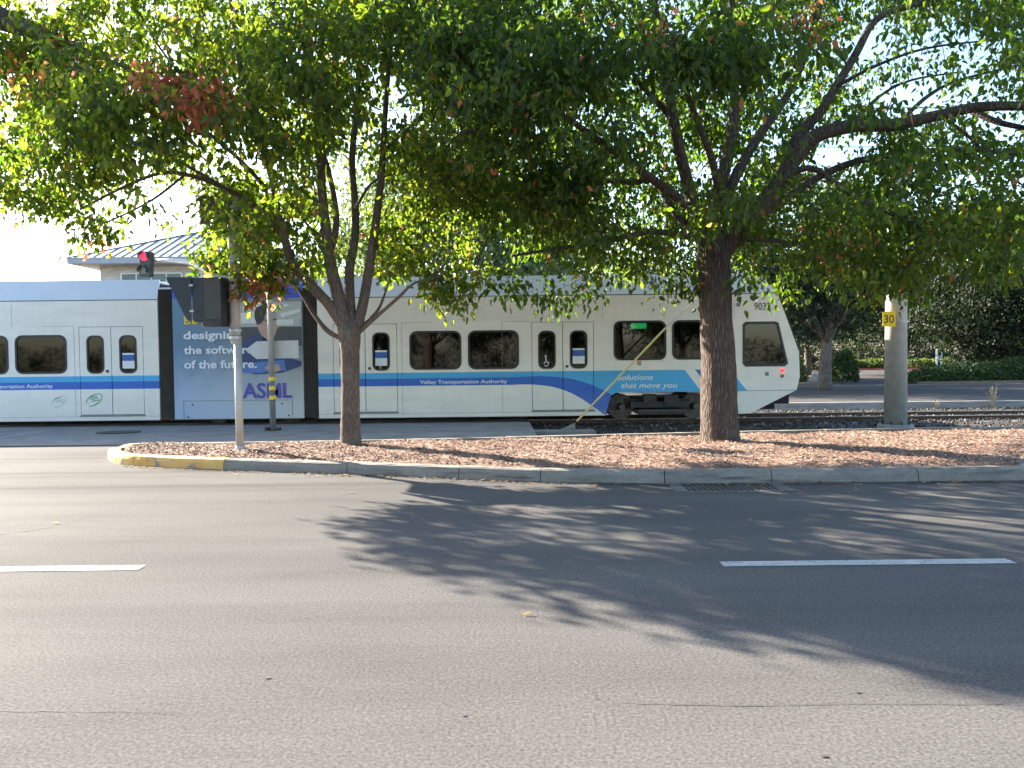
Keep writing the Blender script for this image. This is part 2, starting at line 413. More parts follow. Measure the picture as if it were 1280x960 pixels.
while len(pts) < 42000:
    x = -6.0+18*rs.rand(); f, b = front_y(x)+WC, back_y(x)-WC; y = f+(b-f)*rs.rand()
    if b-f < .3 or x < fr[0].x+.3: continue
    pts.append((x, y, mulch_z(x, y)))
scatter_flat('wood_chips', np.array(pts), (.02, .065), (.008, .022), .012, M_chip, 'reddish bark chips strewn over the planting island', 'mulch', .9)

# crossing pad (left) and ballast track bed
e0 = G(672, 546); e1 = G(662, 531)
pad = [(-70, 14.05), (fr[0].x+1.5, 14.05), (fr[0].x+1.2, 13.0)]
pad = [(-70, 14.05), (-5.2, 14.05), (-5.2, 13.15)] + [(p.x, p.y-.02) for p in bk if -5.2 < p.x < e0.x] + [(e0.x+.0, e0.y), (e1.x, 18.45), (e1.x, 22.9), (-70, 22.9)]
sheet('crossing_pavement', pad, .004, M_pad)
fill = MB(); fill.add([(e0.x, 13.2, .003), (e0.x, e0.y+.0, .003), (e1.x, 18.45, .003), (e1.x, 22.9, .003), (e0.x, 13.2, -.24), (e0.x, e0.y, -.24), (e1.x, 18.45, -.24), (e1.x, 22.9, -.24)], [(0,1,5,4),(1,2,6,5),(2,3,7,6)])
po = fill.build('crossing_pavement_edge', M_pad, fix=False); po['kind'] = 'structure'
# bright concrete strip along the pad's road edge + faint painted line + cover
sheet('gutter_strip', [(-70, 13.93), (-5.6, 13.93), (-5.6, 14.12), (-70, 14.12)], .008, M_conc)
a, b = G(-30, 552), G(52, 539.5)
sheet('crossing_marking', [(a.x, a.y), (b.x, b.y), (b.x+.12, b.y), (a.x+.12, a.y)], .010, M_line)
c = G(148, 541)
cv = MB(); cv.add([(c.x+.46*math.cos(t*.2618), c.y+.33*math.sin(t*.2618), .009) for t in range(24)]+[(c.x+.46*math.cos(t*.2618), c.y+.33*math.sin(t*.2618), .02) for t in range(24)],
   [tuple(range(24, 48))]+[(i, (i+1) % 24, (i+1) % 24+24, i+24) for i in range(24)])
tag(cv.build('manhole_cover', M_steel), 'dark oval utility cover set in the shaded crossing concrete', 'manhole cover')
bb = MB(); NX, NY = 120, 40; ys = np.linspace(13.0, 23.85, NY); xs = np.linspace(e0.x-.1, 60, NX)
for x in xs:
    for y in ys:
        d = abs(y-19.34); z = -.10 if d < 1.2 else (-.10-.10*min(1, (d-1.2)/.9)); bb.v.append((x, y, z+.008*math.sin(x*9+y*13)))
for i in range(NX-1):
    for j in range(NY-1): q = i*NY+j; bb.f.append((q, q+NY, q+NY+1, q+1)); bb.m.append(0)
bo = bb.build('track_bed', M_ballast, smooth=True); bo['kind'] = 'structure'
M_stone = mat_hue('ballast stones', [(0, (.026, .02, .015)), (.75, (.065, .053, .042)), (1, (.26, .24, .21))])
n = 9000; px_ = e0.x+.1+16*rs.rand(n)**1.0; py_ = 14.3+9.4*rs.rand(n)
pp = []
octv = np.array([(1,0,0),(0,1,0),(-1,0,0),(0,-1,0),(0,0,.8),(0,0,-.8)], float)
octf = np.array([(0,1,4),(1,2,4),(2,3,4),(3,0,4),(1,0,5),(2,1,5),(3,2,5),(0,3,5)])
V = []; d = np.abs(py_-19.34); zz = np.where(d < 1.2, -.10, -.10-.10*np.clip((d-1.2)/.9, 0, 1))
S = (.018+.028*rs.rand(n))[:, None, None]
A = rs.randn(n, 3, 3); Q = np.linalg.qr(A)[0]
V = np.einsum('nij,kj->nki', Q, octv)*S*(.7+.6*rs.rand(n, 6, 1)) + np.stack([px_, py_, zz+.015], 1)[:, None, :]
me = bpy.data.meshes.new('ballast_stones'); F = (octf[None]+6*np.arange(n)[:, None, None]).reshape(-1, 3)
me.vertices.add(6*n); me.vertices.foreach_set('co', V.reshape(-1).astype('f'))
me.loops.add(F.size); me.loops.foreach_set('vertex_index', F.ravel().astype('i'))
me.polygons.add(len(F)); me.polygons.foreach_set('loop_start', np.arange(0, F.size, 3, dtype='i')); me.polygons.foreach_set('loop_total', np.full(len(F), 3, 'i'))
at = me.attributes.new('hue', 'FLOAT', 'POINT'); at.data.foreach_set('value', np.repeat(rs.rand(n), 6).astype('f'))
me.update(); me.materials.append(M_stone); so = bpy.data.objects.new('ballast_stones', me); COL.objects.link(so)
tag(so, 'grey ballast stones heaped around the rails', 'gravel', kind='stuff')

# rails and ties
def rail(y, where):
    r_ = MB(); x0, x1 = -60, 60
    prof_ = [(-.07, -.15), (.07, -.15), (.07, -.13), (.012, -.11), (.012, -.04), (.035, -.03), (.035, -.003), (-.035, -.003), (-.035, -.03), (-.012, -.04), (-.012, -.11), (-.07, -.13)]
    K = len(prof_); vs_ = [(x0, y+p[0], p[1]) for p in prof_]+[(x1, y+p[0], p[1]) for p in prof_]
    r_.add(vs_, [(i, (i+1) % K, (i+1) % K+K, i+K) for i in range(K)])
    o = r_.build('rail', M_rail)
    t_ = MB(); t_.box((x0, y-.03, -.002), (x1, y+.03, .0055)); t_.build('running_surface', M_railtop, o)
    tag(o, where, 'rail', 'rails of the light rail track')
rail(18.62, 'rusty steel rail of the track nearest the planting island')
rail(20.06, 'rusty steel rail of the track farther from the island, beside the concrete wall')
tie0 = MB().box((-.12, 18.0, -.20), (.12, 20.7, -.105)).build('railway_tie', M_pad, bevel=.01)
tie0.location.x = 2.0
tag(tie0, 'grey concrete railway tie half buried in ballast', 'railway tie', 'railway ties under the track')
for k in range(1, 24):
    t = tie0.copy(); COL.objects.link(t); t.location.x = 2.0+.76*k

# far side: wall, road, driveway, lot
wl = MB().box((e1.x, 23.85, -.24), (60, 24.10, .02)); wo = wl.build('retaining_kerb', M_conc, bevel=.01)
tag(wo, 'low pale concrete wall along the far side of the track', 'low wall')
sheet('far_road', [(-80, 22.9), (e1.x, 22.9), (e1.x, 24.10), (90, 24.10), (90, 37.6), (-80, 37.6)], .003, M_asph2)
dl, dr = G(1040, 482), G(1148, 481)
lotL, lotR = G(1020, 463.0), G(1175, 462.5)
sheet('driveway', [(dl.x, 37.55), (dr.x, 37.55), (dr.x+9, 46), (60, 46), (60, 74), (8, 74), (8, 60), (dl.x+1, 46)], .006, M_asph2)
sheet('gutter_far', [(-80, 37.3), (60, 37.3), (60, 37.62), (-80, 37.62)], .009, M_conc)
for nm, poly in (('planting_bed', [(-80, 37.6), (dl.x, 37.6), (dl.x+.8, 45), (7.5, 60), (7.5, 74), (-80, 74)]),
                 ('planting_bed', [(dr.x, 37.6), (90, 37.6), (90, 45.5), (dr.x+8.5, 45.5)])):
    b_ = MB(); n_ = len(poly)
    b_.add([(x, y, 0) for x, y in poly]+[(x, y, .13) for x, y in poly], [tuple(range(n_, 2*n_))]+[(i, (i+1) % n_, (i+1) % n_+n_, i+n_) for i in range(n_)])
    o_ = b_.build(nm, M_dirt); o_['kind'] = 'structure'
M_red = simple('faded red kerb paint', (.45, .10, .07), .8, 0, .3, 4)
rk = MB().box((6, 73.8, 0), (60, 74.1, .16)); o_ = rk.build('kerb_red', M_red); o_['kind'] = 'structure'; tag(o_, 'faded red painted kerb at the back of the driveway')
sheet('earth_bank', [(-90, 74.1), (110, 74.1), (110, 82), (-90, 82)], .10, M_hill)
hb = MB(); NXh = 40; hx = np.linspace(-700, 700, NXh); hy = [82, 100, 130, 180, 260, 420]; hz = [.1, 2.0, 4.2, 8, 14, 22]
for x in hx:
    for y, z in zip(hy, hz): hb.v.append((x, y, z*(1+.35*math.sin(x*.013+y*.01)+.15*math.sin(x*.05))))
for i in range(NXh-1):
    for j in range(5): q = i*6+j; hb.f.append((q, q+6, q+7, q+1)); hb.m.append(0)
ho = hb.build('hills', M_hill, smooth=True); ho['kind'] = 'structure'

# road paint
def dash(x0, x1, y, w_=.13):
    sheet('lane_marking', [(x0, y), (x1, y), (x1, y+w_), (x0, y+w_)], .004, M_line)
a = G(172, 713); b = G(905, 708.5); c = G(1275, 706)
dash(a.x-2.13, a.x, a.y); dash(b.x, c.x, b.y)
# drain grate
g0, g1, g2, g3 = G(852, 608), G(965, 607), G(990, 624), G(845, 625)
cxg = (g0.x+g1.x)/2; gy1 = front_y(cxg)-.03; gy0 = gy1-.52; gx0, gx1 = G(858, 612).x, G(975, 612).x
dg = empty('storm_drain', ((gx0+gx1)/2, gy0, 0)); tag(dg, 'rectangular iron storm drain grate in the gutter below the grey kerb', 'storm drain')
hw = (gx1-gx0)/2
fb = MB()
fb.box((-hw-.14, 0, .001), (-hw, .52, .007)); fb.box((hw, 0, .001), (hw+.14, .52, .007)); fb.box((-hw, -.06, .001), (hw, 0, .007))
fb.build('frame', mat_concrete('dirty gutter concrete', (.12, .113, .10), .4), dg)
MB().box((-hw, 0, .0012), (hw, .52, .0022)).build('pit_shade', M_black, dg)  # thin black sheet standing in for the shade in the hollow below the bars
gb = MB(); k = -hw+.03
while k < hw: gb.box((k, .01, .0025), (k+.030, .51, .009)); k += .065
gb.box((-hw, .24, .0025), (hw, .27, .0085)); gb.build('grate', simple('worn iron grate', (.06, .056, .052), .6, .2), dg)
# cracks, spots
M_crk = simple('crack filler', (.050, .046, .041), .9)
def crack(pts, w_, seed, ko=1):
    r_ = random.Random(seed); ps = []
    for a, b in zip(pts, pts[1:]):
        for k in range(14): t = k/14; ps.append(G(a[0]+(b[0]-a[0])*t, a[1]+(b[1]-a[1])*t+r_.uniform(-.8, .8)))
    bm_ = MB(); 
    for i, p in enumerate(ps):
        ww = w_*(.3+.9*r_.random()); bm_.v += [(p.x, p.y-ww, .0035), (p.x, p.y+ww, .0035)]
    for i in range(len(ps)-1): bm_.f.append((2*i, 2*i+2, 2*i+3, 2*i+1)); bm_.m.append(0)
    o = bm_.build('road_crack', M_crk, fix=False); o['kind'] = 'structure'
crack([(0, 889), (240, 891)], .0025, 1); crack([(757, 879), (900, 882), (1280, 880)], .0025, 2)
crack([(738, 863), (745, 868), (743, 873), (749, 874), (756, 879)], .004, 3); crack([(0, 668), (60, 660), (180, 627), (230, 612)], .012, 5)
sp = MB()
for (x, y, r_) in ((1072, 866, .009), (1030, 946, .009), (335, 848, .010), (580, 895, .007), (438, 617, .03)):
    c = G(x, y); sp.add([(c.x+r_*1.6*math.cos(t*.785), c.y+r_*math.sin(t*.785), .0045) for t in range(8)], [tuple(range(8))])
o = sp.build('road_stains', M_crk, fix=False); o['kind'] = 'structure'

# ------------------------------------------------------------ foliage tools
def leaf_mesh(name, C, T, N, L, Wr, H, fold=.12, droop=.12):
    n = len(C); T = T/np.linalg.norm(T, axis=1, keepdims=True); N = N-(N*T).sum(1, keepdims=True)*T
    N = N/np.maximum(1e-6, np.linalg.norm(N, axis=1, keepdims=True)); S = np.cross(T, N); L = L[:, None]; W = L*Wr
    v = [C, C+T*L*.34+S*W*.5+N*W*fold, C+T*L*.70+S*W*.36+N*(W*fold*.7-L*droop*.4), C+T*L-N*L*droop,
         C+T*L*.70-S*W*.36+N*(W*fold*.7-L*droop*.4), C+T*L*.34-S*W*.5+N*W*fold]
    V = np.stack(v, 1).reshape(-1, 3).astype('f')
    F = (np.array([0, 1, 2, 3, 0, 3, 4, 5])[None]+6*np.arange(n)[:, None]).ravel().astype('i')
    me = bpy.data.meshes.new(name); me.vertices.add(6*n); me.vertices.foreach_set('co', V.ravel())
    me.loops.add(8*n); me.loops.foreach_set('vertex_index', F)
    me.polygons.add(2*n); me.polygons.foreach_set('loop_start', np.arange(0, 8*n, 4, dtype='i')); me.polygons.foreach_set('loop_total', np.full(2*n, 4, 'i'))
    at = me.attributes.new('hue', 'FLOAT', 'POINT'); at.data.foreach_set('value', np.repeat(H, 6).astype('f'))
    me.update(); return me
def sprig_leaves(rng, cents, per, spread, llen, hue_fn, down=.9):
    n = len(cents); K = n*per; c = np.repeat(cents, per, 0)
    o = rng.randn(K, 3)*spread; o[:, 2] *= .85
    C = c+o
    T = rng.randn(K, 3)*.55; T += o/np.maximum(.05, np.linalg.norm(o, axis=1, keepdims=True))*.45; T[:, 2] -= down
    N = rng.randn(K, 3); N[:, 2] += .4
    L = llen*(.65+.6*rng.rand(K)); H = hue_fn(rng, c, K)
    return C, T, N, L, H
def project(Pt):
    d = Pt-np.array(CAM); x = d@np.array(RT); y = d@np.array(UP); z = d@np.array(fwd)
    return CX+FPX*x/z, CY-FPX*y/z

class Tree:
    def __init__(s, name, base, label, cat='tree', group=None):
        s.root = empty(name, base); s.base = Vector(base); tag(s.root, label, cat, group); s.mb = MB(); s.nodes = []; s.nr = []
    def limb(s, pts, rad, n=9, jit=.0, sub=5):
        """world-space points"""
        cp = catmull([tuple(Vector(p)-s.base) for p in pts], sub); rr = [float(r[0]) for r in catmull([(r, 0, 0) for r in rad], sub)]
        rng = random.Random(len(s.nodes))
        rr = [max(.004, r*(1+rng.uniform(-jit, jit))) for r in rr]
        s.mb.tube([Vector(p) for p in cp], rr, n)
        for p, r in zip(cp, rr): s.nodes.append(np.array(p)); s.nr.append(r)
    def px_limb(s, pts, Y, w, dY=0, **k):
        """measured outline of a limb: pixel column/row at its own depth"""
        m = len(pts); ys = [Y+dY*i/(m-1) for i in range(m)]
        P3 = [P(a, b, y) for (a, b), y in zip(pts, ys)]
        rad = [(w[0]+(w[1]-w[0])*i/(m-1))*y/FPX/2 for i, y in enumerate(ys)]
        s.limb(P3, rad, **k); return P3
    def twigs(s, cents, rng, name='branches', mat=None, r0=.012, sides=4):
        order = None; tb = MB(); nodes = np.array(s.nodes); c = cents-np.array(s.base)
        dmin = np.array([np.min(((nodes-q)**2).sum(1)) for q in c]); order = np.argsort(dmin)
        buf = np.zeros((len(nodes)+len(c)*4, 3)); buf[:len(nodes)] = nodes; m = len(nodes); rb = list(np.minimum(np.array(s.nr), .05))
        for i in order:
            q = c[i]; dd = ((buf[:m]-q)**2).sum(1); dd = dd + np.where(buf[:m, 2] > q[2]+.5, 1.5, 0)
            j = int(np.argmin(dd)); a = buf[j].copy(); L = np.linalg.norm(q-a)
            if L < .05: continue
            mid1 = a+(q-a)*.35+np.array([0, 0, .06*L])+rng.randn(3)*.05*L; mid2 = a+(q-a)*.7+np.array([0, 0, .04*L])+rng.randn(3)*.05*L
            ra = min(rb[j]*.7, .006+.009*L); ra = max(ra, .004)
            tb.tube([Vector(a), Vector(mid1), Vector(mid2), Vector(q)], [ra, ra*.8, ra*.6, ra*.4], sides, caps=False)
            for t_, r_ in ((mid1, ra*.8), (mid2, ra*.6), (q, ra*.45)):
                buf[m] = t_; m += 1; rb.append(r_)
        return tb.build(name, mat, s.root, smooth=True, fix=False)
    def finish(s, mat, name='trunk'): return s.mb.build(name, mat, s.root, smooth=True, fix=False)
    def crown(s, arrs, mat, name='crown', Wr=.52):
        C, T, N, L, H = arrs; me = leaf_mesh(name, C-np.array(s.base), T, N, L, Wr, H, .14, .2); me.materials.append(mat)
        o = bpy.data.objects.new(name, me); COL.objects.link(o); o.parent = s.root; return o

def ellipsoid(rng, n, c, r, inner=.0):
    out = []
    while len(out) < n:
        p = rng.rand(3)*2-1; d = np.linalg.norm(p)
        if d > 1: continue
        if rng.rand() > inner+(1-inner)*d**1.5: continue
        out.append(np.array(c)+p*np.array(r))
    return np.array(out)
def clumps(rng, n, k, c, r, inner, sd):
    B = ellipsoid(rng, n, c, r, inner); B = np.repeat(B, k, 0); o = rng.randn(len(B), 3)*sd; o[:, 2] *= .7; return B+o
SD = np.array(sun_dir)
def shade_ok(pts, rng):
    """drop sprays whose shade would fall where the street and the mulch lie in full sun"""
    z0 = 0.0; S = pts-SD*((pts[:, 2:3]-z0)/SD[2]); x, y = project(S); vis = S[:, 1] > .8
    low = np.interp(x, [465, 475, 520, 560, 640, 720, 800, 900, 1000, 1100, 1200, 1280, 1500, 2200], [560, 686, 702, 722, 758, 764, 772, 796, 816, 834, 852, 864, 905, 1000])
    bad = vis & (y > low+rng.randn(len(x))*5)
    top = np.interp(x, [465, 500, 560, 640, 700, 800, 900], [655, 640, 628, 618, 606, 590, 575]); bad |= vis & (y < top) & (x < 900) & (x > -200) & (S[:, 1] < 13.5) & (rng.rand(len(x)) < .85)
    g = np.sin(S[:, 0]*1.7+.6*np.sin(S[:, 1]*2.1))+np.sin(S[:, 1]*4.3+S[:, 0]*.9); bad |= vis & (y < 690) & (y > 590) & (g > .75) & (rng.rand(len(x)) < .8)
    bad |= (x < -150) & (S[:, 1] > .6) & (S[:, 1] < 9)
    fy = 9.2; bad |= (S[:, 1] > fy) & (S[:, 1] < 12.8) & (x < 1120) & (x > 120) & (rng.rand(len(x)) < .9)
    return ~bad
def interp(x, xs, ys): return np.interp(x, xs, ys)

# ------------------------------------------------------------ LEFT TREE
rng = np.random.RandomState(11)
Y0 = 12.55
tb_ = G(438, 555, .17); LT = Tree('street_tree', (tb_.x, tb_.y, .15), 'slender many-stemmed pear tree, the left and thinner of the two trees on the mulch', group='pear trees on the planting island')
Y0 = tb_.y
def li(pts, w, dY=0, **k): LT.px_limb(pts, Y0, w, dY, **k)
LT.limb([P(438.5, 560, Y0), P(438.5, 552, Y0), P(438, 530, Y0), P(438, 480, Y0), P(437.5, 440, Y0), P(437, 418, Y0), P(436, 402, Y0)],
        [x*Y0/FPX/2 for x in (32, 27.5, 24.5, 23, 24, 28, 22)], n=16, jit=.03)
li([(432,420),(425,380),(414,335),(410,305),(404,262),(401,220),(400,180),(394,120),(385,50),(378,-30),(370,-120)], (18,5), -.6)
li([(412,318),(420,285),(418,250),(410,212),(404,185),(410,130),(420,60),(425,-30)], (9,4), .5)
li([(436,418),(412,382),(385,352),(366,330),(355,295),(346,258),(340,225),(322,160),(300,80),(285,-20)], (15,4), -1.0)
li([(352,285),(327,265),(300,246),(272,231),(232,218),(198,217),(150,236),(100,262)], (8,3), -.8)
li([(430,424),(410,414),(392,392),(372,360),(345,335),(315,310),(290,300)], (7,2.5), .7)
li([(440,415),(437,370),(437,335),(443,300),(444,260),(440,205),(444,150),(450,80),(456,0),(460,-90)], (14,4), .8)
li([(443,420),(454,378),(462,330),(470,275),(476,225),(479,180),(483,120),(490,40),(500,-60)], (14,4), .2)
li([(446,418),(468,398),(498,372),(518,354),(552,345)], (6,2), -.3); li([(448,412),(472,388),(483,360),(488,345)], (5,2), .4)
li([(478,190),(500,170),(530,140),(555,90)], (5,2), .8); li([(345,250),(300,200),(240,150),(180,100),(110,60)], (6,2.5), -.9)
li([(322,160),(260,130),(200,60),(160,-10)], (5,2), .9); li([(410,300),(385,282),(368,255),(350,235)], (4,2), .3)
li([(232,218),(190,250),(140,275),(110,285)], (3.5,1.5), -.3); li([(300,246),(200,190),(120,170),(40,180)], (5,2), -1.2)
li([(444,260),(470,225),(520,215),(560,230)], (4,2), 1.1)
ox = [-200, 0, 30, 60, 110, 150, 200, 235, 250, 262, 290, 335, 352, 385, 392, 420, 450, 480, 520, 600, 700]
oy = [240, 285, 298, 275, 300, 288, 296, 262, 310, 330, 345, 372, 350, 395, 398, 300, 322, 345, 362, 368, 330]
holes = [(225,240,34,20), (175,232,20,14), (265,205,30,18), (12,110,22,38), (15,160,20,30), (205,268,30,20), (245,262,18,16), (130,258,22,12), (150,300,40,18),(183,326,16,20), (325,205,16,22), (365,270,14,14), (430,240,26,70), (455,310,14,36), (500,235,22,40), (500,300,20,26),
         (210,60,18,12), (100,130,12,8), (400,300,12,30), (60,270,14,10), (60,12,26,18), (430,370,30,30), (490,345,26,12), (540,250,20,30)]
def carve(pts, ox, oy, holes, soft, rng, hp=.92, lim=18):
    x, y = project(pts); keep = y < interp(x, ox, oy)-lim+rng.randn(len(x))*soft
    for (a, b, c, d) in holes:
        r = ((x-a)/c)**2+((y-b)/d)**2; keep &= ~((r < 1) & (rng.rand(len(x)) < hp))
    return pts[keep]
ctr = np.array([tb_.x-1.7, Y0-.1, 6.6])
S1 = clumps(rng, 700, 5, ctr, (4.9, 3.1, 4.2), .15, .22)
S1 = carve(S1, ox, oy, holes, 9, rng)
x1, y1 = project(S1); keep = (y1 > -60) | (rng.rand(len(S1)) < .55); S1 = S1[keep]
x1, y1 = project(S1); keep = (x1 > -60); S1 = S1[keep]
# explicit low sprays seen hanging at the rim
ext = [(20,270,12.2),(35,285,12.0),(8,250,12.1),(110,285,11.9),(118,300,12),(200,285,12),(300,355,11.6),(318,360,11.5),(340,355,11.6),(290,340,11.8),(270,330,11.8),(402,408,12.3),(398,400,12.4),(555,362,12.2),(540,355,12.4),(590,352,12.0),(575,372,12.1),
       (262,316,12),(340,330,12.1),(60,250,12),(150,280,12.3),(215,275,12.1),(28,180,12),(8,190,12.2),(45,120,11.9),(60,100,11.9),(70,150,12),(40,210,12),(20,225,12),(258,290,12.1),(192,92,10.9),(203,98,10.8),(214,106,10.8),(226,112,10.8),(238,118,10.8),(250,124,10.9),(262,122,10.9),(270,112,11),(275,300,12.4),(300,318,12.3),(320,338,12.4)]
def clear_front1(S, paths, wpx, Yl, p_, rng):
    x, y = project(S); keep = np.ones(len(S), bool)
    for path in paths:
        pp = np.array(catmull([(a, b, 0) for a, b in path], 8))[:, :2]
        d = np.min(np.hypot(x[:, None]-pp[None, :, 0], y[:, None]-pp[None, :, 1]), 1)
        keep &= ~((d < wpx) & (S[:, 1] < Yl) & (rng.rand(len(S)) < p_))
    return S[keep]
S1 = clear_front1(S1, [[(436,418),(412,382),(385,352),(366,330),(355,295),(346,258)], [(414,335),(410,305),(404,262),(401,220),(400,180)], [(437,335),(443,300),(444,260),(440,205),(444,150)], [(462,330),(470,275),(476,225),(479,180),(483,120)], [(300,246),(272,231),(232,218),(198,217),(150,236)]], 17, Y0+.2, .9, rng)
S1 = S1[shade_ok(S1, rng)]
xs_ = 475+125*rng.rand(110); ys_ = 215+145*rng.rand(110); fillS = np.array([list(P(a, b, 12.2+1.9*rng.rand())) for a, b in zip(xs_, ys_)])
S1 = np.concatenate([S1, fillS]+[np.array([list(P(*e))])+rng.randn(3, 3)*.09 for e in ext])
def hueL(rng, c, K):
    x, y = project(c); h = rng.beta(2.4, 2.0, K)*.80+.02
    # the red spray and the rusty tips at the rim
    blob = 1.3
    for (a, b, rx, ry, p, base) in ((205,98,26,18,.97,.92),(245,122,36,20,.92,.90),(300,358,30,20,.5,.87),(112,303,12,10,.8,.95),(200,294,10,8,.6,.95),(340,355,14,14,.4,.88),(20,90,50,18,.5,.86)):
        m_ = ((x-a)/rx)**2+((y-b)/ry)**2 < 1; m_ &= rng.rand(K) < p; h = np.where(m_, base+.1*rng.rand(K), h)
    m_ = rng.rand(K) < .012; h = np.where(m_, .86+.14*rng.rand(K), h); return h
S1 = S1[shade_ok(S1, rng)]
A1 = sprig_leaves(rng, S1, 34, .135, .122, hueL)
LT.finish(M_bark); LT.twigs(S1, rng, mat=M_bark); LT.crown(A1, M_leaf)
print('left sprigs', len(S1), 'leaves', len(A1[0]))

# ------------------------------------------------------------ RIGHT TREE
rng = np.random.RandomState(5)
rb_ = G(899, 549, .19); RTr = Tree('street_tree', (rb_.x, rb_.y, .16), 'broad old pear tree with thick furrowed trunk in front of the train cab', group='pear trees on the planting island')
Y1 = rb_.y
def ri(pts, w, dY=0, **k): RTr.px_limb(pts, Y1, w, dY, **k)
RTr.limb([P(900, 562, Y1), P(900, 550, Y1), P(899.5, 538, Y1), P(898.5, 500, Y1), P(898, 450, Y1), P(895, 400, Y1), P(893.5, 350, Y1), P(891, 315, Y1), P(888, 285, Y1)],
         [x*Y1/FPX/2 for x in (60, 51, 47, 45, 42, 40, 39.5, 40, 34)], n=28, jit=.025)
ri([(893,330),(920,290),(946,264),(974,230),(990,203),(1020,170),(1070,157),(1115,156),(1174,144),(1222,134),(1285,133),(1370,140),(1450,120)], (26,8), -1.0, n=12)
ri([(1215,138),(1245,152),(1280,160),(1340,172)], (9,5), -.6)
ri([(972,236),(984,200),(1000,166),(1024,142),(1045,108),(1070,67),(1091,29),(1120,12),(1160,2),(1240,-20)], (16,5), .8, n=10)
ri([(950,268),(980,249),(1016,225),(1070,202),(1145,190),(1212,187),(1290,195)], (13,4), .9)
ri([(884,310),(866,252),(850,190),(838,125),(826,60),(815,-20),(805,-120)], (18,6), -.6, n=10)
ri([(892,300),(896,250),(912,187),(917,146),(918,104),(914,40),(915,-40),(918,-140)], (18,6), .6, n=10)
ri([(897,290),(918,224),(945,175),(966,146),(988,112),(1010,60),(1030,-10),(1050,-100)], (15,5), 1.1, n=10)
ri([(884,308),(866,284),(845,270),(820,228),(790,228),(750,226),(712,229),(660,240)], (11,3), .9)
ri([(842,150),(826,132),(800,104),(770,60),(740,10)], (9,3), -.9)
ri([(866,262),(830,235),(790,205),(740,170),(690,140),(625,154),(572,169)], (13,3.5), -2.6)
ri([(892,300),(900,262),(890,200),(860,120),(840,40)], (13,5), -3.0); ri([(905,290),(960,240),(1010,210),(1060,240),(1120,270),(1180,300)], (11,3), -1.6)
ri([(880,300),(820,290),(760,300),(700,310),(640,320)], (9,3), -.8); ri([(905,300),(960,300),(1010,310),(1060,330)], (8,2.5), .6)
ri([(1120,157),(1160,120),(1200,100),(1280,80)], (6,2.5), .8); ri([(1174,144),(1210,170),(1250,210),(1290,240)], (5,2), .6)
ri([(1045,108),(1100,80),(1160,60),(1240,50)], (5,2), -.8); ri([(1060,160),(1100,120),(1140,100),(1200,90)], (5,2), 1.2)
ox2 = [380, 540, 560, 590, 640, 700, 745, 765, 815, 850, 872, 918, 930, 965, 1000, 1060, 1095, 1118, 1150, 1200, 1240, 1280, 1330, 1500]
oy2 = [60, 90, 250, 352, 358, 372, 376, 362, 360, 360, 352, 358, 372, 378, 362, 366, 376, 368, 360, 350, 330, 345, 355, 350]
holes2 = [(1150,90,75,52), (1110,40,40,22), (1240,110,44,26), (1100,180,46,15), (1030,190,22,20), (1050,215,26,10), (1210,235,48,26), (1160,250,36,26), (1265,150,30,22), (1200,60,50,26), (1090,120,24,20), (990,270,20,14), (1040,260,24,20), (870,130,10,8), (940,150,10,20), (860,170,8,14), (1245,215,30,16),
          (570,250,22,50), (600,200,14,14), (560,300,22,30), (1180,170,34,12), (1060,60,16,16), (1240,60,34,26), (1150,140,30,10), (925,240,8,18), (1000,50,8,10), (1180,20,36,12), (1230,165,40,14)]
ctr2 = np.array([rb_.x+1.0, Y1-.2, 6.9])
S2 = clumps(rng, 1230, 5, ctr2, (6.4, 4.4, 4.9), .2, .25); S2bare = S2.copy()
S2 = carve(S2, ox2, oy2, holes2, 8, rng, .74, 19)
x2, y2 = project(S2); keep = ((y2 > -60) & (x2 < 1330)) | (rng.rand(len(S2)) < .35); S2 = S2[keep]
x2, y2 = project(S2); keep = (x2 > 520) & ((x2 > 600) | (rng.rand(len(S2)) < .6)) & ((x2 < 1000) | (y2 > 255) | (rng.rand(len(S2)) < .72)); S2 = S2[keep]
x2, y2 = project(S2); keep = ~((x2 > 790) & (x2 < 1010) & (y2 > 110) & (y2 < 335) & (S2[:, 1] < Y1+.2) & (rng.rand(len(S2)) < .62)); S2 = S2[keep]
x2, y2 = project(S2); keep = ~((x2 > 640) & (x2 < 1000) & (y2 > 40) & (S2[:, 1] < Y1-2.2) & (rng.rand(len(S2)) < .4)); S2 = S2[keep]
# near overhanging boughs, top centre
def clear_front(S, paths, wpx, Yl, p_, rng):
    x, y = project(S); keep = np.ones(len(S), bool)
    for path in paths:
        pp = np.array(catmull([(a, b, 0) for a, b in path], 8))[:, :2]
        d = np.min(np.hypot(x[:, None]-pp[None, :, 0], y[:, None]-pp[None, :, 1]), 1)
        keep &= ~((d < wpx) & (S[:, 1] < Yl) & (rng.rand(len(S)) < p_))
    return S[keep]
S2 = clear_front(S2, [[(945,267),(974,230),(990,203),(1020,170),(1070,157),(1115,156),(1174,144),(1222,134),(1285,133)], [(1245,152),(1280,160)], [(1016,225),(1070,202),(1145,190)], [(1000,166),(1024,142),(1045,108),(1070,67),(1091,29)],
     [(866,252),(850,190),(838,125)], [(896,250),(912,187),(917,146)], [(918,224),(945,175),(966,146)], [(893,330),(920,290),(946,264)]], 21, Y1+.3, .93, rng)
near = []
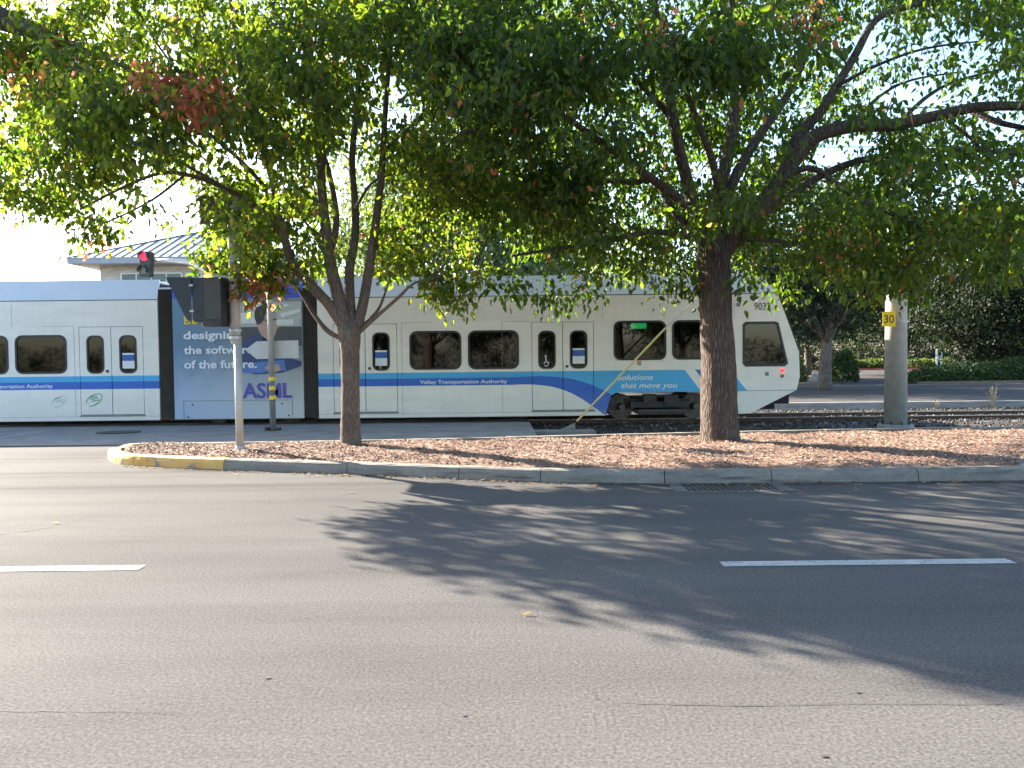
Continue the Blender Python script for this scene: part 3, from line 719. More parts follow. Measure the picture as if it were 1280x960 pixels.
for (a, b, y, sx, sy, cnt) in ((590,40,9.6,60,55,44),(660,110,9.4,75,60,52),(560,90,10.2,40,60,20),(740,60,9.5,60,60,36),(880,70,9.6,60,45,40),(640,190,10,50,30,16),(500,30,10.4,50,40,26),(905,20,9.4,50,30,20),(1245,330,10.4,30,14,12),(1275,320,10.2,16,14,8),(700,250,10.6,60,40,40),(900,270,10.4,60,30,30)):
    q = np.stack([a+rng.randn(cnt)*sx*.6, b+rng.randn(cnt)*sy*.6, y+rng.randn(cnt)*.35], 1); near += [list(P(*t)) for t in q]
ext2 = [(672,375,12.1),(705,384,12.2),(740,372,12),(835,370,12.3),(860,366,12.2),(935,366,12),(985,364,12.2),(1085,372,12.2),(1140,366,12.2),(640,368,12.1),(615,360,12.2),(1255,338,11.8),(1275,345,11.8)]
fill2 = np.array([list(P(1095+70*rng.rand(), 165+110*rng.rand(), Y1-.8+2*rng.rand())) for _ in range(46)])
S2 = np.concatenate([S2, fill2, np.array(near)]+[np.array([list(P(e[0], e[1]-8, e[2]))])+rng.randn(3, 3)*.08 for e in ext2])
def hueR(rng, c, K):
    x, y = project(c); h = rng.beta(2.0, 2.9, K)*.74
    for (a, b, rx, ry, p, base) in ((578,68,8,12,.8,.93),(835,45,12,22,.7,.90),(1010,20,14,20,.5,.9),(1065,300,30,16,.15,.88),(1050,318,20,12,.2,.89),(1020,20,10,16,.5,.9)):
        m_ = ((x-a)/rx)**2+((y-b)/ry)**2 < 1; m_ &= rng.rand(K) < p; h = np.where(m_, base+.09*rng.rand(K), h)
    m_ = rng.rand(K) < .010; return np.where(m_, .84+.16*rng.rand(K), h)
S2 = S2[shade_ok(S2, rng)]
xb, yb = project(S2bare); S2bare = S2bare[(xb > 980) & (xb < 1330) & (yb < 290) & (yb > -50)][::3]
A2 = sprig_leaves(rng, S2, 33, .145, .114, hueR, 1.0)
RTr.finish(M_bark2); RTr.twigs(np.concatenate([S2, S2bare]), rng, mat=M_bark2); RTr.crown(A2, M_leaf)
print('right sprigs', len(S2), 'leaves', len(A2[0]))

# ------------------------------------------------------------ tree reaching in at the top left
rng = np.random.RandomState(3)
TL = Tree('street_tree', (-23, 15.2, .0), 'tree outside the left edge whose thick dark bough reaches in at the top corner')
TL.limb([(-23, 15.2, 0), (-22.9, 15.2, 4), (-22.5, 15, 8)], [.3, .26, .26], n=12)
TL.limb([(-22.5, 15, 7.9), (-19.5, 14.4, 10.2), (-14, 13.2, 9.8), P(-90, -30, 12.7), P(-20, 14, 12.4), P(40, 38, 12.2), P(100, 62, 12.0), P(150, 80, 12)], [.24, .24, .24, .22, .20, .13, .05, .02], n=12)
TL.limb([(-22.5, 15, 7.8), (-23, 15.4, 9.0), (-23.5, 15.6, 11.5)], [.2, .16, .05], n=8)
S3 = clumps(rng, 60, 5, (-23, 15.2, 11.0), (3.0, 3.0, 2.2), .2, .3)
S3 = np.concatenate([S3, [list(P(a, b, 12.0+.4*rng.randn())) for a, b in ((10,78),(25,84),(40,80),(55,70),(70,60),(85,50),(5,70),(60,40),(95,70),(110,60),(120,80),(75,30),(90,20),(30,88),(48,88),(130,60),(15,64),(50,50),(65,50),(80,45),(20,76),(35,74),(70,75))]])
S3 = S3[shade_ok(S3, rng)]
TL.finish(M_bark2); TL.twigs(S3, rng, mat=M_bark2); TL.crown(sprig_leaves(rng, S3, 36, .14, .10, lambda r, c, K: np.where(r.rand(K) < .35, .86+.14*r.rand(K), r.rand(K)*.6)), M_leaf)

# ------------------------------------------------------------ background trees
def far_tree_proto(name, seed, h, rx, base_h, nl, lsz, mat, trunk_r=.25):
    rng = np.random.RandomState(seed); t = Tree(name, (0, 0, 0), None, None)
    t.limb([(0, 0, -.1), (0, 0, base_h*.5), (.1, 0, base_h), (.1, .1, base_h+(h-base_h)*.5)], [trunk_r*1.15, trunk_r, trunk_r*.8, trunk_r*.3], n=9)
    for k in range(7):
        a = k*.9+rng.rand(); rr = rx*(.55+.3*rng.rand()); z1 = base_h+(h-base_h)*(.2+.5*rng.rand())
        t.limb([(.05, 0, base_h*(.75+.3*rng.rand())), (rr*.45*math.cos(a), rr*.45*math.sin(a), (base_h+z1)/2+.3), (rr*math.cos(a), rr*math.sin(a), z1)], [trunk_r*.5, trunk_r*.3, .03], n=6)
    nb = 26; bl = ellipsoid(rng, nb, (0, 0, base_h*.75+(h-base_h*.75)/2), (rx*.8, rx*.8, (h-base_h*.75)/2*.85), .2)
    C = []
    for q in bl: C.append(q+rng.randn(nl//nb, 3)*np.array([rx*.19, rx*.19, rx*.15]))
    C = np.concatenate(C); K = len(C); T = rng.randn(K, 3); T[:, 2] -= .5; N = rng.randn(K, 3); N[:, 2] += .3
    t.finish(M_barkfar); o = t.crown((C, T, N, lsz*(.6+.8*rng.rand(K)), np.clip(rng.rand(K)*.8+.1*rng.randn(K), 0, 1)), mat, Wr=.62)
    return t.root
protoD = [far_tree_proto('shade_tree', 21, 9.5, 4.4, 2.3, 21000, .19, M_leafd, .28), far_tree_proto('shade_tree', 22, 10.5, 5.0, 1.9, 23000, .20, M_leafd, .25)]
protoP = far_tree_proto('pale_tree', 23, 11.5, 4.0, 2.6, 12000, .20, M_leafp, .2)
used = set()
def place(proto, x, y, s, rz, label, group, z=0.1):
    r_ = proto if id(proto) not in used else copy_tree(proto); used.add(id(proto))
    r_.location = (x, y, z); r_.scale = (s, s, s); r_.rotation_euler.z = rz; tag(r_, label, 'tree', group)
gD = 'shade trees beyond the far road'
q = G(1035, 484, .13)
place(protoD[0], q.x, q.y+.3, .92, .4, 'dark shade tree with thick forked trunk just right of the train nose, beside the driveway', gD)
for i, (px, Y, s, p_, lab) in enumerate([
    (1207, 45, .95, 1, 'dark shade tree rising out of the clipped hedge right of the steel pole'),
    (1330, 43, 1.0, 0, 'dark shade tree at the right edge behind the hedge'),
    (1125, 62, 1.0, 1, 'dark shade tree behind the steel pole at the back of the driveway'),
    (1010, 58, .9, 0, 'dark shade tree directly behind the train nose'),
    (1265, 60, 1.1, 1, 'dark shade tree far behind the right end of the hedge'),
    (1075, 84, .8, 0, 'smaller shade tree on the sunny bank seen over the driveway'),
    (935, 46, .95, 1, 'dark shade tree hidden behind the train cab, its top over the roof'),
    (1180, 88, .85, 0, 'smaller shade tree on the bank left of the hedge trunk'),
    (1420, 52, 1.15, 1, 'dark shade tree beyond the right edge of the road'),
    (820, 55, .9, 0, 'dark shade tree behind the train left of the thick island trunk')]):
    X = (px-CX)/FPX*Y; place(protoD[p_], X, Y, s, i*1.3, lab, gD)
gN = 'shade trees on the near side of the road, mirrored in the train windows'
for i, (X, Y, s) in enumerate(((-20, -27, .9), (-11, -29, .85), (-3.5, -27.5, .9), (4.5, -29, .9), (14, -27, .95))):
    place(protoD[i % 2], X, Y, s, i*2.1, 'shade tree across the near road, %s of five mirrored in train windows' % ('first from the left', 'second from the left', 'middle one', 'second from the right', 'rightmost')[i], gN, 0)
gP = 'pale trees behind the train'
for i, (px, Y, s, lab) in enumerate([
    (600, 42, 1.32, 'pale grey-green tree behind the train, between the two island trees'),
    (515, 47, 1.42, 'pale grey-green tree behind the train, just right of the slender stems'),
    (690, 47, 1.2, 'pale grey-green tree behind the train left of the large crown'),
    (450, 62, 1.1, 'pale grey-green tree beyond the white building, behind the slender stems')]):
    X = (px-CX)/FPX*Y; place(protoP, X, Y, s, i*1.7, lab, gP)
rng = np.random.RandomState(77)
def bush(name, boxes, n, lsz, mat, label, cat, group=None, hb=.45):
    C = []
    for (c, r) in boxes:
        k = max(80, int(n*r[0]*r[1]/sum(b[1][0]*b[1][1] for b in boxes)))
        d = rng.randn(k, 3); d /= np.linalg.norm(d, axis=1, keepdims=True); d *= (.75+.28*rng.rand(k, 1)); d[:, 2] = np.abs(d[:, 2])
        C.append(np.array(c)+d*np.array(r))
    C = np.concatenate(C); K = len(C); base = np.array([C[:, 0].mean(), C[:, 1].mean(), .1])
    T = rng.randn(K, 3); T[:, 2] += .6; N = C-np.array(base)+rng.randn(K, 3)*1.5
    me = leaf_mesh(name, C-base, T, N, lsz*(.6+.8*rng.rand(K)), .6, np.clip(hb*rng.rand(K)*1.6, 0, 1)); me.materials.append(mat)
    o = bpy.data.objects.new(name, me); COL.objects.link(o); o.location = base; tag(o, label, cat, group); return o
def Xat(px, Y): return (px-CX)/FPX*Y
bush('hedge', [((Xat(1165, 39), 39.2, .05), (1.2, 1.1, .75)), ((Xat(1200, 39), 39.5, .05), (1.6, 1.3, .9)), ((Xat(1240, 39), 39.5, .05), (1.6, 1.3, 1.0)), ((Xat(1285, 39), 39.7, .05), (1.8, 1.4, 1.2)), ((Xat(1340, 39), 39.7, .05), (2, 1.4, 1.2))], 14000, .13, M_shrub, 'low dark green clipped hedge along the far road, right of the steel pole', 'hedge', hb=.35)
bush('hedge', [((X, -31, .05), (4, 1.5, 3.0)) for X in range(-64, 66, 5)], 26000, .24, M_leafd, 'long tall hedge added across the near road to darken the train window reflections', 'hedge', hb=.5)  # unseen hedge added to keep bright sky out of the window reflections
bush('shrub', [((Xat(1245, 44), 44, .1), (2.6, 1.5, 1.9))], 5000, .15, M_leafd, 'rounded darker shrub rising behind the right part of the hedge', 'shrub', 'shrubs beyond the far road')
bush('shrub', [((Xat(988, 40), 40, .1), (.9, .8, 1.5)), ((Xat(975, 40), 40, .1), (.8, .8, 1.9))], 3500, .13, M_shrub, 'sunlit yellow-green shrub just right of the train nose', 'shrub', 'shrubs beyond the far road', hb=.9)  # high hb puts the sunlit yellow into the leaf colour itself
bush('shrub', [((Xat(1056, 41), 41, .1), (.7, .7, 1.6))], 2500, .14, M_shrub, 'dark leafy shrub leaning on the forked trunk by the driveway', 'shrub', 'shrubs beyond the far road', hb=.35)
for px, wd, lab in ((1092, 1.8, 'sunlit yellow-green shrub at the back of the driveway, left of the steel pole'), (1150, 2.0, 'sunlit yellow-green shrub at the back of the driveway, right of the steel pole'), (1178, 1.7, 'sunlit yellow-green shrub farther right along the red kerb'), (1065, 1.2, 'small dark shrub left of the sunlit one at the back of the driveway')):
    bush('shrub', [((Xat(px, 75.5), 75.5, .1), (wd, 1.2, .95))], 1800, .2, M_shrub, lab, 'shrub', 'shrubs beyond the far road', hb=.9)  # sunlit look of these shrubs is painted in through the yellow leaf hue
M_straw = simple('dry straw', (.34, .27, .17), .9)
def weed(x, y, z, h, w_, n_, lab):
    rr = random.Random(int(h*1000)); b = MB()
    for k in range(n_):
        a = rr.uniform(0, 6.28); t_ = rr.uniform(.1, 1)*w_; hh = h*rr.uniform(.5, 1)
        p = [(0.02*math.cos(a), .02*math.sin(a), 0), (t_*.4*math.cos(a), t_*.4*math.sin(a), hh*.55), (t_*math.cos(a), t_*math.sin(a), hh)]
        b.tube(p, [.006, .005, .002], 3); 
        for q in range(5):
            f = .5+.1*q; c = Vector(p[1]).lerp(Vector(p[2]), (f-.5)*2); d = Vector((rr.uniform(-1, 1), rr.uniform(-1, 1), 1))*.05
            b.tube([c, c+d], [.006, .002], 3)
    tag(b.build('dry_weed', M_straw, loc=(x, y, z)), lab, 'weed')
for i, (px, Y, w_, h_) in enumerate(((1068, 80, 3, 2.6), (1100, 86, 4, 2.2), (1135, 82, 3, 3.2), (1165, 79, 3.5, 1.8), (1195, 84, 4, 3.0), (1230, 80, 4, 2.4), (1270, 82, 5, 3.4), (1010, 80, 4, 3.0), (985, 70, 3, 2.6))):
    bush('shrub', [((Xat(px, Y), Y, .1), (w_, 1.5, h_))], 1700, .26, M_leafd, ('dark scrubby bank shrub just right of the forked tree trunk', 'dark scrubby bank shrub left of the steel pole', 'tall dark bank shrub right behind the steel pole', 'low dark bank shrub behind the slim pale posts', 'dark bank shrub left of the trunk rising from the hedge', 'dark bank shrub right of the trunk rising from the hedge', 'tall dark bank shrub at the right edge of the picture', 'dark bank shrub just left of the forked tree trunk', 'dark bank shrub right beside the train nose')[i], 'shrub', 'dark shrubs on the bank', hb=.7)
weed(G(1215, 500).x, 23.7, -.2, .75, .22, 16, 'tall dry straw-coloured weed in front of the low concrete wall')
weed(G(1160, 510, -.2).x, 23.6, -.2, .28, .12, 10, 'small dry weed at the foot of the concrete wall, nearer the steel pole')
weed(G(1270, 508, -.2).x, 23.6, -.2, .32, .16, 12, 'small dry weed at the foot of the concrete wall by the right edge')
# boulder, post, far posts
bm = bmesh.new(); bmesh.ops.create_icosphere(bm, subdivisions=3, radius=.33)
for v in bm.verts: v.co *= 1+.16*math.sin(v.co.x*11+v.co.z*7)+.08*math.sin(v.co.y*17); v.co.z *= .8
me = bpy.data.meshes.new('boulder'); bm.to_mesh(me); bm.free(); me.materials.append(M_conc); o = bpy.data.objects.new('boulder', me); COL.objects.link(o)
o.location = (Xat(1021, 38.6), 38.6, .3); tag(o, 'pale boulder at the foot of the forked tree by the driveway', 'boulder')
M_white = simple('white post paint', (.68, .66, .62), .7, 0, .15, 5)
def bollard(px, Y, h, lab, r_=.06):
    b = MB(); b.tube([(0, 0, 0), (0, 0, h*.96), (0, 0, h)], [r_, r_, r_*.6], 12); b.tube([(0, 0, h*.78), (0, 0, h*.84)], r_*1.1, 12)
    o = b.build('post', M_white, loc=(Xat(px, Y), Y, .08)); tag(o, lab, 'post', 'slim posts beyond the far road')
bollard(984, 39.2, 1.0, 'pale post in the sunlit shrub next to the train nose'); bollard(1171, 41.5, 1.7, 'tall pale post standing behind the hedge', .05); bollard(1177, 60, 1.7, 'slim pale post farther back right of the tall post', .07)

# ------------------------------------------------------------ building behind the train
M_wall = mat_concrete('cream stucco', (.50, .47, .43), .05); M_roof = simple('grey metal roofing', (.24, .255, .245), .5, .2, .08, 2)
M_fascia = simple('blue-grey fascia', (.28, .31, .35), .5, 0, .08, 3); M_win = simple('tinted office glass', (.06, .11, .11), .12, 0, .1, 2); M_mull = simple('white window frames', (.7, .7, .68), .5)
bd = empty('office_building', (-17, 46.2, 0)); tag(bd, 'cream two-storey office building with hipped grey standing-seam metal roof', 'building')
W0, W1, D0, D1, HE = -24.6+17, 3.4, 0.0, 9.4, 7.35
MB().box((W0, D0, -.1), (W1, D1, HE)).build('wall', M_wall, bd)
ex0, ex1, ey0, ey1, ez = W0-1.25, W1+1.25, D0-1.25, D1+1.25, 7.62
MB().box((ex0+.1, ey0+.1, 7.25), (ex1-.1, ey1-.1, 7.34)).build('soffit', M_fascia, bd)
fc = MB(); 
fc.box((ex0, ey0, 7.28), (ex1, ey0+.12, ez)); fc.box((ex0, ey1-.12, 7.28), (ex1, ey1, ez)); fc.box((ex0, ey0+.12, 7.28), (ex0+.12, ey1-.12, ez)); fc.box((ex1-.12, ey0+.12, 7.28), (ex1, ey1-.12, ez))
fc.build('fascia', M_fascia, bd)
hd = (ey1-ey0)/2; sl_ = .42; rz_ = ez+hd*sl_
rf = MB(); rf.add([(ex0-.05, ey0-.05, ez+.003), (ex1+.05, ey0-.05, ez+.003), (ex1+.05, ey1+.05, ez+.003), (ex0-.05, ey1+.05, ez+.003), (ex0+hd, ey0+hd, rz_), (ex1-hd, ey0+hd, rz_)], [(0, 1, 5, 4), (1, 2, 5), (2, 3, 4, 5), (3, 0, 4), (0, 3, 2, 1)])
ro = rf.build('roof', M_roof, bd)
sm = MB(); x = ex0+.45
while x < ex1-.2:
    dd = min(hd, x-ex0, ex1-x)
    sm.tube([(x, ey0, ez+.03), (x, ey0+dd, ez+.03+dd*sl_)], .03, 4); x += .55
y = ey0+.45
while y < ey1-.2:
    dd = min(y-ey0, ey1-y); sm.tube([(ex0, y, ez+.03), (ex0+dd, y, ez+.03+dd*sl_)], .03, 4); y += .55
sm.tube([(ex0+hd, ey0+hd, rz_+.03), (ex1-hd, ey0+hd, rz_+.03)], .07, 6); sm.tube([(ex0, ey0, ez), (ex0+hd, ey0+hd, rz_+.02)], .06, 6)
sm.build('seams', simple('dark roof seams', (.09, .095, .10), .5, .2), ro)
xx = W0+1.25
for k in range(2):
    x0_ = xx+k*3.9
    wf = MB().box((x0_, -.06, 4.7), (x0_+3.7, -.005, 6.85)).build('window', M_mull, bd)
    pn = MB()
    for i in range(4):
        for (za, zb) in ((4.78, 5.55), (5.62, 6.25), (6.32, 6.78)): pn.box((x0_+.08+i*.9, -.075, za), (x0_+.90+i*.9, -.062, zb))
    pn.build('pane', M_win, wf)
    wf = MB().box((x0_, -.06, 1.0), (x0_+3.7, -.005, 3.0)).build('window', M_mull, bd)
    MB().box((x0_+.08, -.075, 1.1), (x0_+3.62, -.062, 2.92)).build('pane', M_win, wf)
# ------------------------------------------------------------ THE TRAIN
XC = (298.5-CX)/53.333; YC = 19.325; HWD = 1.325
def U(px): return (px-298.5)/53.333
TR = empty('light_rail_train', (XC, YC, 0)); tag(TR, 'long white articulated light rail train with blue stripes and an advertising panel', 'train')
def mat_livery():
    m, nt, b = new_mat('train livery paint'); v = objco(nt); s = nd(nt, 'ShaderNodeSeparateXYZ', i_0=v)
    u = mth(nt, 'ABSOLUTE', s.outputs[0]); z = s.outputs[2]
    white = (.84, .785, .70); cyan = (.07, .40, .70); blue = (.03, .135, .52)
    X0, X1 = U(640), U(767); t = mth(nt, 'DIVIDE', mth(nt, 'SUBTRACT', u, X0), X1-X0, True)
    def curve(pts):
        n = nt.nodes.new('ShaderNodeFloatCurve'); nt.links.new(t, n.inputs['Value']); c = n.mapping.curves[0]
        while len(c.points) < len(pts): c.points.new(.5, .5)
        for p, (x_, y_) in zip(c.points, pts): p.location = (x_, y_)
        n.mapping.update(); return n.outputs[0]
    ct = curve([(0, 1.055/2), (.5, 1.04/2), (.70, .93/2), (.866, .77/2), (1, .60/2)]); cb = curve([(0, .88/2), (.236, .875/2), (.465, .78/2), (.654, .58/2), (.795, .35/2), (.92, .14/2), (1, .02/2)])
    ct = mth(nt, 'MULTIPLY', ct, 2.0); cb = mth(nt, 'MULTIPLY', cb, 2.0)
    def band(lo, hi, val): return mth(nt, 'MULTIPLY', mth(nt, 'GREATER_THAN', val, lo), mth(nt, 'LESS_THAN', val, hi))
    dz = mth(nt, 'MULTIPLY', mth(nt, 'SUBTRACT', 1.19, z), .77)
    us = mth(nt, 'SUBTRACT', u, dz)         # slanted coordinate
    below = mth(nt, 'LESS_THAN', z, 1.19); low = mth(nt, 'GREATER_THAN', z, .69)
    pastsw = mth(nt, 'LESS_THAN', u, U(760.5))
    endm = mth(nt, 'LESS_THAN', us, U(856))
    cym = mth(nt, 'MULTIPLY', mth(nt, 'MULTIPLY', mth(nt, 'GREATER_THAN', z, ct), below), endm)
    blm = mth(nt, 'MULTIPLY', mth(nt, 'MULTIPLY', mth(nt, 'LESS_THAN', z, ct), mth(nt, 'GREATER_THAN', z, cb)), mth(nt, 'LESS_THAN', u, U(772)))
    s2 = mth(nt, 'MULTIPLY', mth(nt, 'MULTIPLY', band(U(869), U(890), us), below), low)
    s3 = mth(nt, 'MULTIPLY', mth(nt, 'MULTIPLY', band(U(890), U(913), us), below), low)
    d = noise(nt, scaled(nt, v, (.5, .5, 2.2)), 2.2, 6, .65); gr = ramp(nt, d, [(.35, .92), (.65, 1.03)]); vst = noise(nt, scaled(nt, v, (9, 9, .5)), 1.0, 5, .6); gr = mixc(nt, 1.0, gr, ramp(nt, vst, [(.30, .96), (.55, 1.0)]), 'MULTIPLY')
    seam = mth(nt, 'FRACT', mth(nt, 'MULTIPLY', u, .41))
    c = mixc(nt, cym, white, cyan); c = mixc(nt, blm, c, blue); c = mixc(nt, s2, c, blue); c = mixc(nt, s3, c, cyan)
    dirt = mth(nt, 'MULTIPLY', mth(nt, 'SUBTRACT', .75, z, True), .35)
    c = mixc(nt, dirt, c, (.42, .38, .32)); c = mixc(nt, 1.0, c, gr, 'MULTIPLY')
    nt.links.new(c, b.inputs['Base Color']); b.inputs['Roughness'].default_value = .32; b.inputs['Specular IOR Level'].default_value = .4
    nt.links.new(bump(nt, noise(nt, scaled(nt, v, (1.2, 1, .6)), 1.3, 2), .01, .4), b.inputs['Normal'])
    return m
M_liv = mat_livery()
M_shroud = simple('pale roof shroud paint', (.62, .66, .70), .4, 0, .04, 2)
M_trim = simple('dark window gasket', (.02, .02, .02), .5); M_seam = simple('grey panel seam', (.22, .22, .21), .7)
M_int = simple('train interior panels', (.16, .155, .15), .6, 0, .1, 3); M_seat = simple('blue seat fabric', (.03, .05, .12), .8); M_chrome = simple('brushed grab pole', (.6, .6, .58), .25, .9)
m, nt, b = new_mat('tinted train glass')
tr = nd(nt, 'ShaderNodeBsdfTransparent', i_Color=(.13, .135, .14, 1)); gl = nd(nt, 'ShaderNodeBsdfGlossy', i_Color=(1, 1, 1, 1), i_Roughness=.03)
fr_ = nd(nt, 'ShaderNodeFresnel', i_IOR=1.5); ff = mth(nt, 'MULTIPLY', fr_.outputs[0], .75, True)
v = objco(nt); nt.links.new(bump(nt, noise(nt, v, .8, 1), .003, .3), gl.inputs['Normal'])
mx = nd(nt, 'ShaderNodeMixShader', i_0=ff, i_1=tr.outputs[0], i_2=gl.outputs[0]); nt.links.new(mx.outputs[0], nt.nodes['Material Output'].inputs['Surface']); M_glass = m
M_txtw = simple('white lettering', (.78, .78, .78), .5, 0, .03); M_txtg = simple('grey numerals', (.12, .12, .12), .6)
M_green = simple('green led display', (.02, .4, .08), .5, emit=(.02, 1.0, .22), es=2.2)
M_redl = simple('red tail lamp', (.6, .03, .03), .3, emit=(1, .03, .05), es=.35); M_amber = simple('dull marker lamp', (.20, .09, .05), .3)
M_cyanp = simple('notice sheet', (.45, .55, .68), .6); M_bluep = simple('notice header', (.04, .12, .40), .6); M_paper = simple('white notice', (.75, .76, .76), .6)
M_vgreen = simple('green emblem ink', (.03, .28, .12), .6); M_ydiam = simple('yellow diamond placard', (.75, .50, .03), .6); M_tan = simple('tan plate', (.45, .30, .14), .6)

ZB, ZT = .14, 2.95
def win_rects():   # name, x0, z0, x1, z1, radius
    return [(U(513), 1.265, U(576.5), 2.15, .16), (U(586), 1.265, U(648.5), 2.15, .16), (U(768), 1.44, U(832.5), 2.34, .15), (U(841), 1.44, U(905), 2.34, .15)]
cabw = [(U(933), 1.27), (U(980), 1.27), (U(984), 1.33), (U(972.5), 2.25), (U(968), 2.28), (U(933), 2.28), (U(929.5), 2.22), (U(929.5), 1.33)]
doors = [(U(417), U(497)), (U(665), U(742.5))]
nose = [(U(938), .15), (U(996), .69), (U(1000), 1.0), (U(999), 1.58), (U(972), ZT)]
def car(sg):
    F = lambda pts: [(sg*a, b_) for a, b_ in pts]
    outer = [(U(398), ZB), (U(757), ZB), (U(761), .45), (U(764), .60), (U(769), .66), (U(775), .675), (U(905), .675), (U(910), .62), (U(912), ZB)] + nose + [(U(398), ZT)]
    holes = [rrect(*r_[:4], r_[4]) for r_ in win_rects()] + [cabw] + [[(a, .27), (b_, .27), (b_, 2.345), (a, 2.345)] for a, b_ in doors]
    for side in (-1, 1):
        y = side*(HWD-.025)
        body = plate('body', F(outer), [F(h) for h in holes], .05, M_liv, TR, y)
        yo = side*(HWD+.003)
        def ring(rect_pts, inner_pts, name):
            return plate(name, F(rect_pts), [F(inner_pts)], .012, M_trim, TR, side*(HWD+.004))
        for r_ in win_rects():
            x0, z0, x1, z1, rr = r_
            fo = ring(rrect(x0-.012, z0-.012, x1+.012, z1+.012, rr+.01), rrect(x0+.035, z0+.035, x1-.035, z1-.035, rr-.03), 'window')
            plate('pane', F(rrect(x0-.005, z0-.005, x1+.005, z1+.005, rr)), [], .006, M_glass, fo, side*(HWD-.012))
        cc = np.array(cabw).mean(0); big = [tuple(cc+(np.array(p)-cc)*1.04) for p in cabw]; sml = [tuple(cc+(np.array(p)-cc)*.92) for p in cabw]
        fo = ring(big, sml, 'cab_window'); plate('pane', F([tuple(cc+(np.array(p)-cc)*1.01) for p in cabw]), [], .006, M_glass, fo, side*(HWD-.012))
        b_ = MB(); xm = U(949); b_.box((sg*xm-.03, side*(HWD-.02)-.004, 1.3), (sg*xm+.03, side*(HWD-.02)+.004, 2.26)); b_.build('mullion', M_trim, fo)
        for a, c_ in doors:
            mid = (a+c_)/2
            for k, (l, r2) in enumerate(((a+.012, mid-.008), (mid+.008, c_-.012))):
                ww = r2-l
                # window in each leaf sits towards the outer part as photographed
                wl0 = l+ww*.14+(0 if k == 0 else -.02); 
                if k == 0: w0, w1 = l+.16, l+.16+.37
                else: w0, w1 = l+.18, l+.18+.37
                hole = rrect(w0, 1.265, w1, 2.12, .13)
                leaf = plate('door', F([(l, .285), (r2, .285), (r2, 2.335), (l, 2.335)]), [F(hole)], .04, M_liv, TR, side*(HWD-.022))
                plate('gasket', F(rrect(w0-.02, 1.245, w1+.02, 2.14, .14)), [F(rrect(w0+.02, 1.285, w1-.02, 2.10, .11))], .01, M_trim, leaf, side*(HWD+.001))
                plate('pane', F(rrect(w0, 1.265, w1, 2.12, .13)), [], .006, M_glass, leaf, side*(HWD-.015))
                if k == 1:
                    t_ = MB(); t_.tube([(sg*(l+.09), side*(HWD-.01), 1.30), (sg*(l+.09), side*(HWD+.012), 1.30)], .035, 10); t_.build('button', M_steel, leaf)
                if (k == 1 and a > 5) or (k == 0 and sg < 0) or (k == 1 and sg > 0):
                    n0 = (w0+w1)/2
                    ns = plate('notice', F([(n0-.14, 1.36), (n0+.14, 1.36), (n0+.14, 1.72), (n0-.14, 1.72)]), [], .004, M_paper, leaf, side*(HWD-.009))
                    plate('header', F([(n0-.14, 1.54), (n0+.14, 1.54), (n0+.14, 1.68), (n0-.14, 1.68)]), [], .003, M_bluep, ns, side*(HWD-.0045))
            thr = MB(); thr.box((sg*(a-.02), side*(HWD-.01), .235), (sg*(c_+.02), side*(HWD+.012), .268)); thr.build('door_sill', M_seam, TR)
            bk_ = MB(); bk_.box((sg*(a-.005), side*(HWD-.075), .275), (sg*(a+.02), side*(HWD-.05), 2.34)); bk_.box((sg*(c_-.02), side*(HWD-.075), .275), (sg*(c_+.005), side*(HWD-.05), 2.34)); bk_.box((sg*mid-.03, side*(HWD-.075), .275), (sg*mid+.03, side*(HWD-.05), 2.34)); bk_.box((sg*a, side*(HWD-.075), 2.31), (sg*c_, side*(HWD-.05), 2.36))
            bk_.build('door_gap', M_trim, TR)
        # panel seams
        ln = MB(); ys_ = side*(HWD+.0015)
        def hl(x0, x1, z, t=.005): ln.box((sg*x0, ys_-.0015, z-t), (sg*x1, ys_+.0015, z+t))
        def vl(x, z0, z1, t=.005): ln.box((sg*x-t, ys_-.0015, z0), (sg*x+t, ys_+.0015, z1))
        for (x0, x1) in ((U(503), U(541)), (U(628), U(663))): hl(x0, x1, 2.36, .003); vl(x0, .22, 2.36, .003)
        hl(U(914), U(996), .685, .006); vl(U(912), .14, .68, .004); hl(U(398), U(912), .235, .003)
        for x in (U(580), U(754), U(918)): vl(x, 2.36, 2.94, .002)
        ln.build('panel_seams', M_seam, TR)
        # roof shroud, leaning in
        b_ = MB(); x0, x1, x2 = U(398), U(971), U(955)
        b_.add([(sg*x0, side*HWD, ZT+.02), (sg*x1, side*HWD, ZT+.02), (sg*x2, side*(HWD-.14), 3.44), (sg*x0, side*(HWD-.14), 3.44),
                (sg*x0, side*(HWD-.04), ZT+.02), (sg*x1, side*(HWD-.04), ZT+.02), (sg*x2, side*(HWD-.18), 3.44), (sg*x0, side*(HWD-.18), 3.44)],
               [(0,1,2,3),(7,6,5,4),(0,4,5,1),(3,2,6,7),(1,5,6,2),(0,3,7,4)])
        b_.build('roof_shroud', M_shroud, TR)
        ln = MB(); ln.box((sg*U(398), side*(HWD-.02), ZT), (sg*U(971), side*(HWD-.006), ZT+.02)); ln.build('gutter', M_trim, TR)
    # nose skin
    nf = MB(); pr = nose; k = len(pr)
    ysn = [-(HWD-.002), -.9, -.3, .3, .9, HWD-.002]; bul = [0, .10, .15, .15, .10, 0]
    for (u_, z_) in pr:
        for y_, bq in zip(ysn, bul): nf.v.append((sg*(u_+bq*(.3 if z_ < .2 or z_ > 2.9 else 1)), y_, z_))
    for i in range(k-1):
        for j in range(5): nf.f.append((i*6+j, i*6+j+1, (i+1)*6+j+1, (i+1)*6+j)); nf.m.append(0)
    nf.build('cab_front', M_liv, TR, smooth=True)
    ws = MB(); u0, z0, u1, z1 = U(999), 1.62, U(975), 2.75
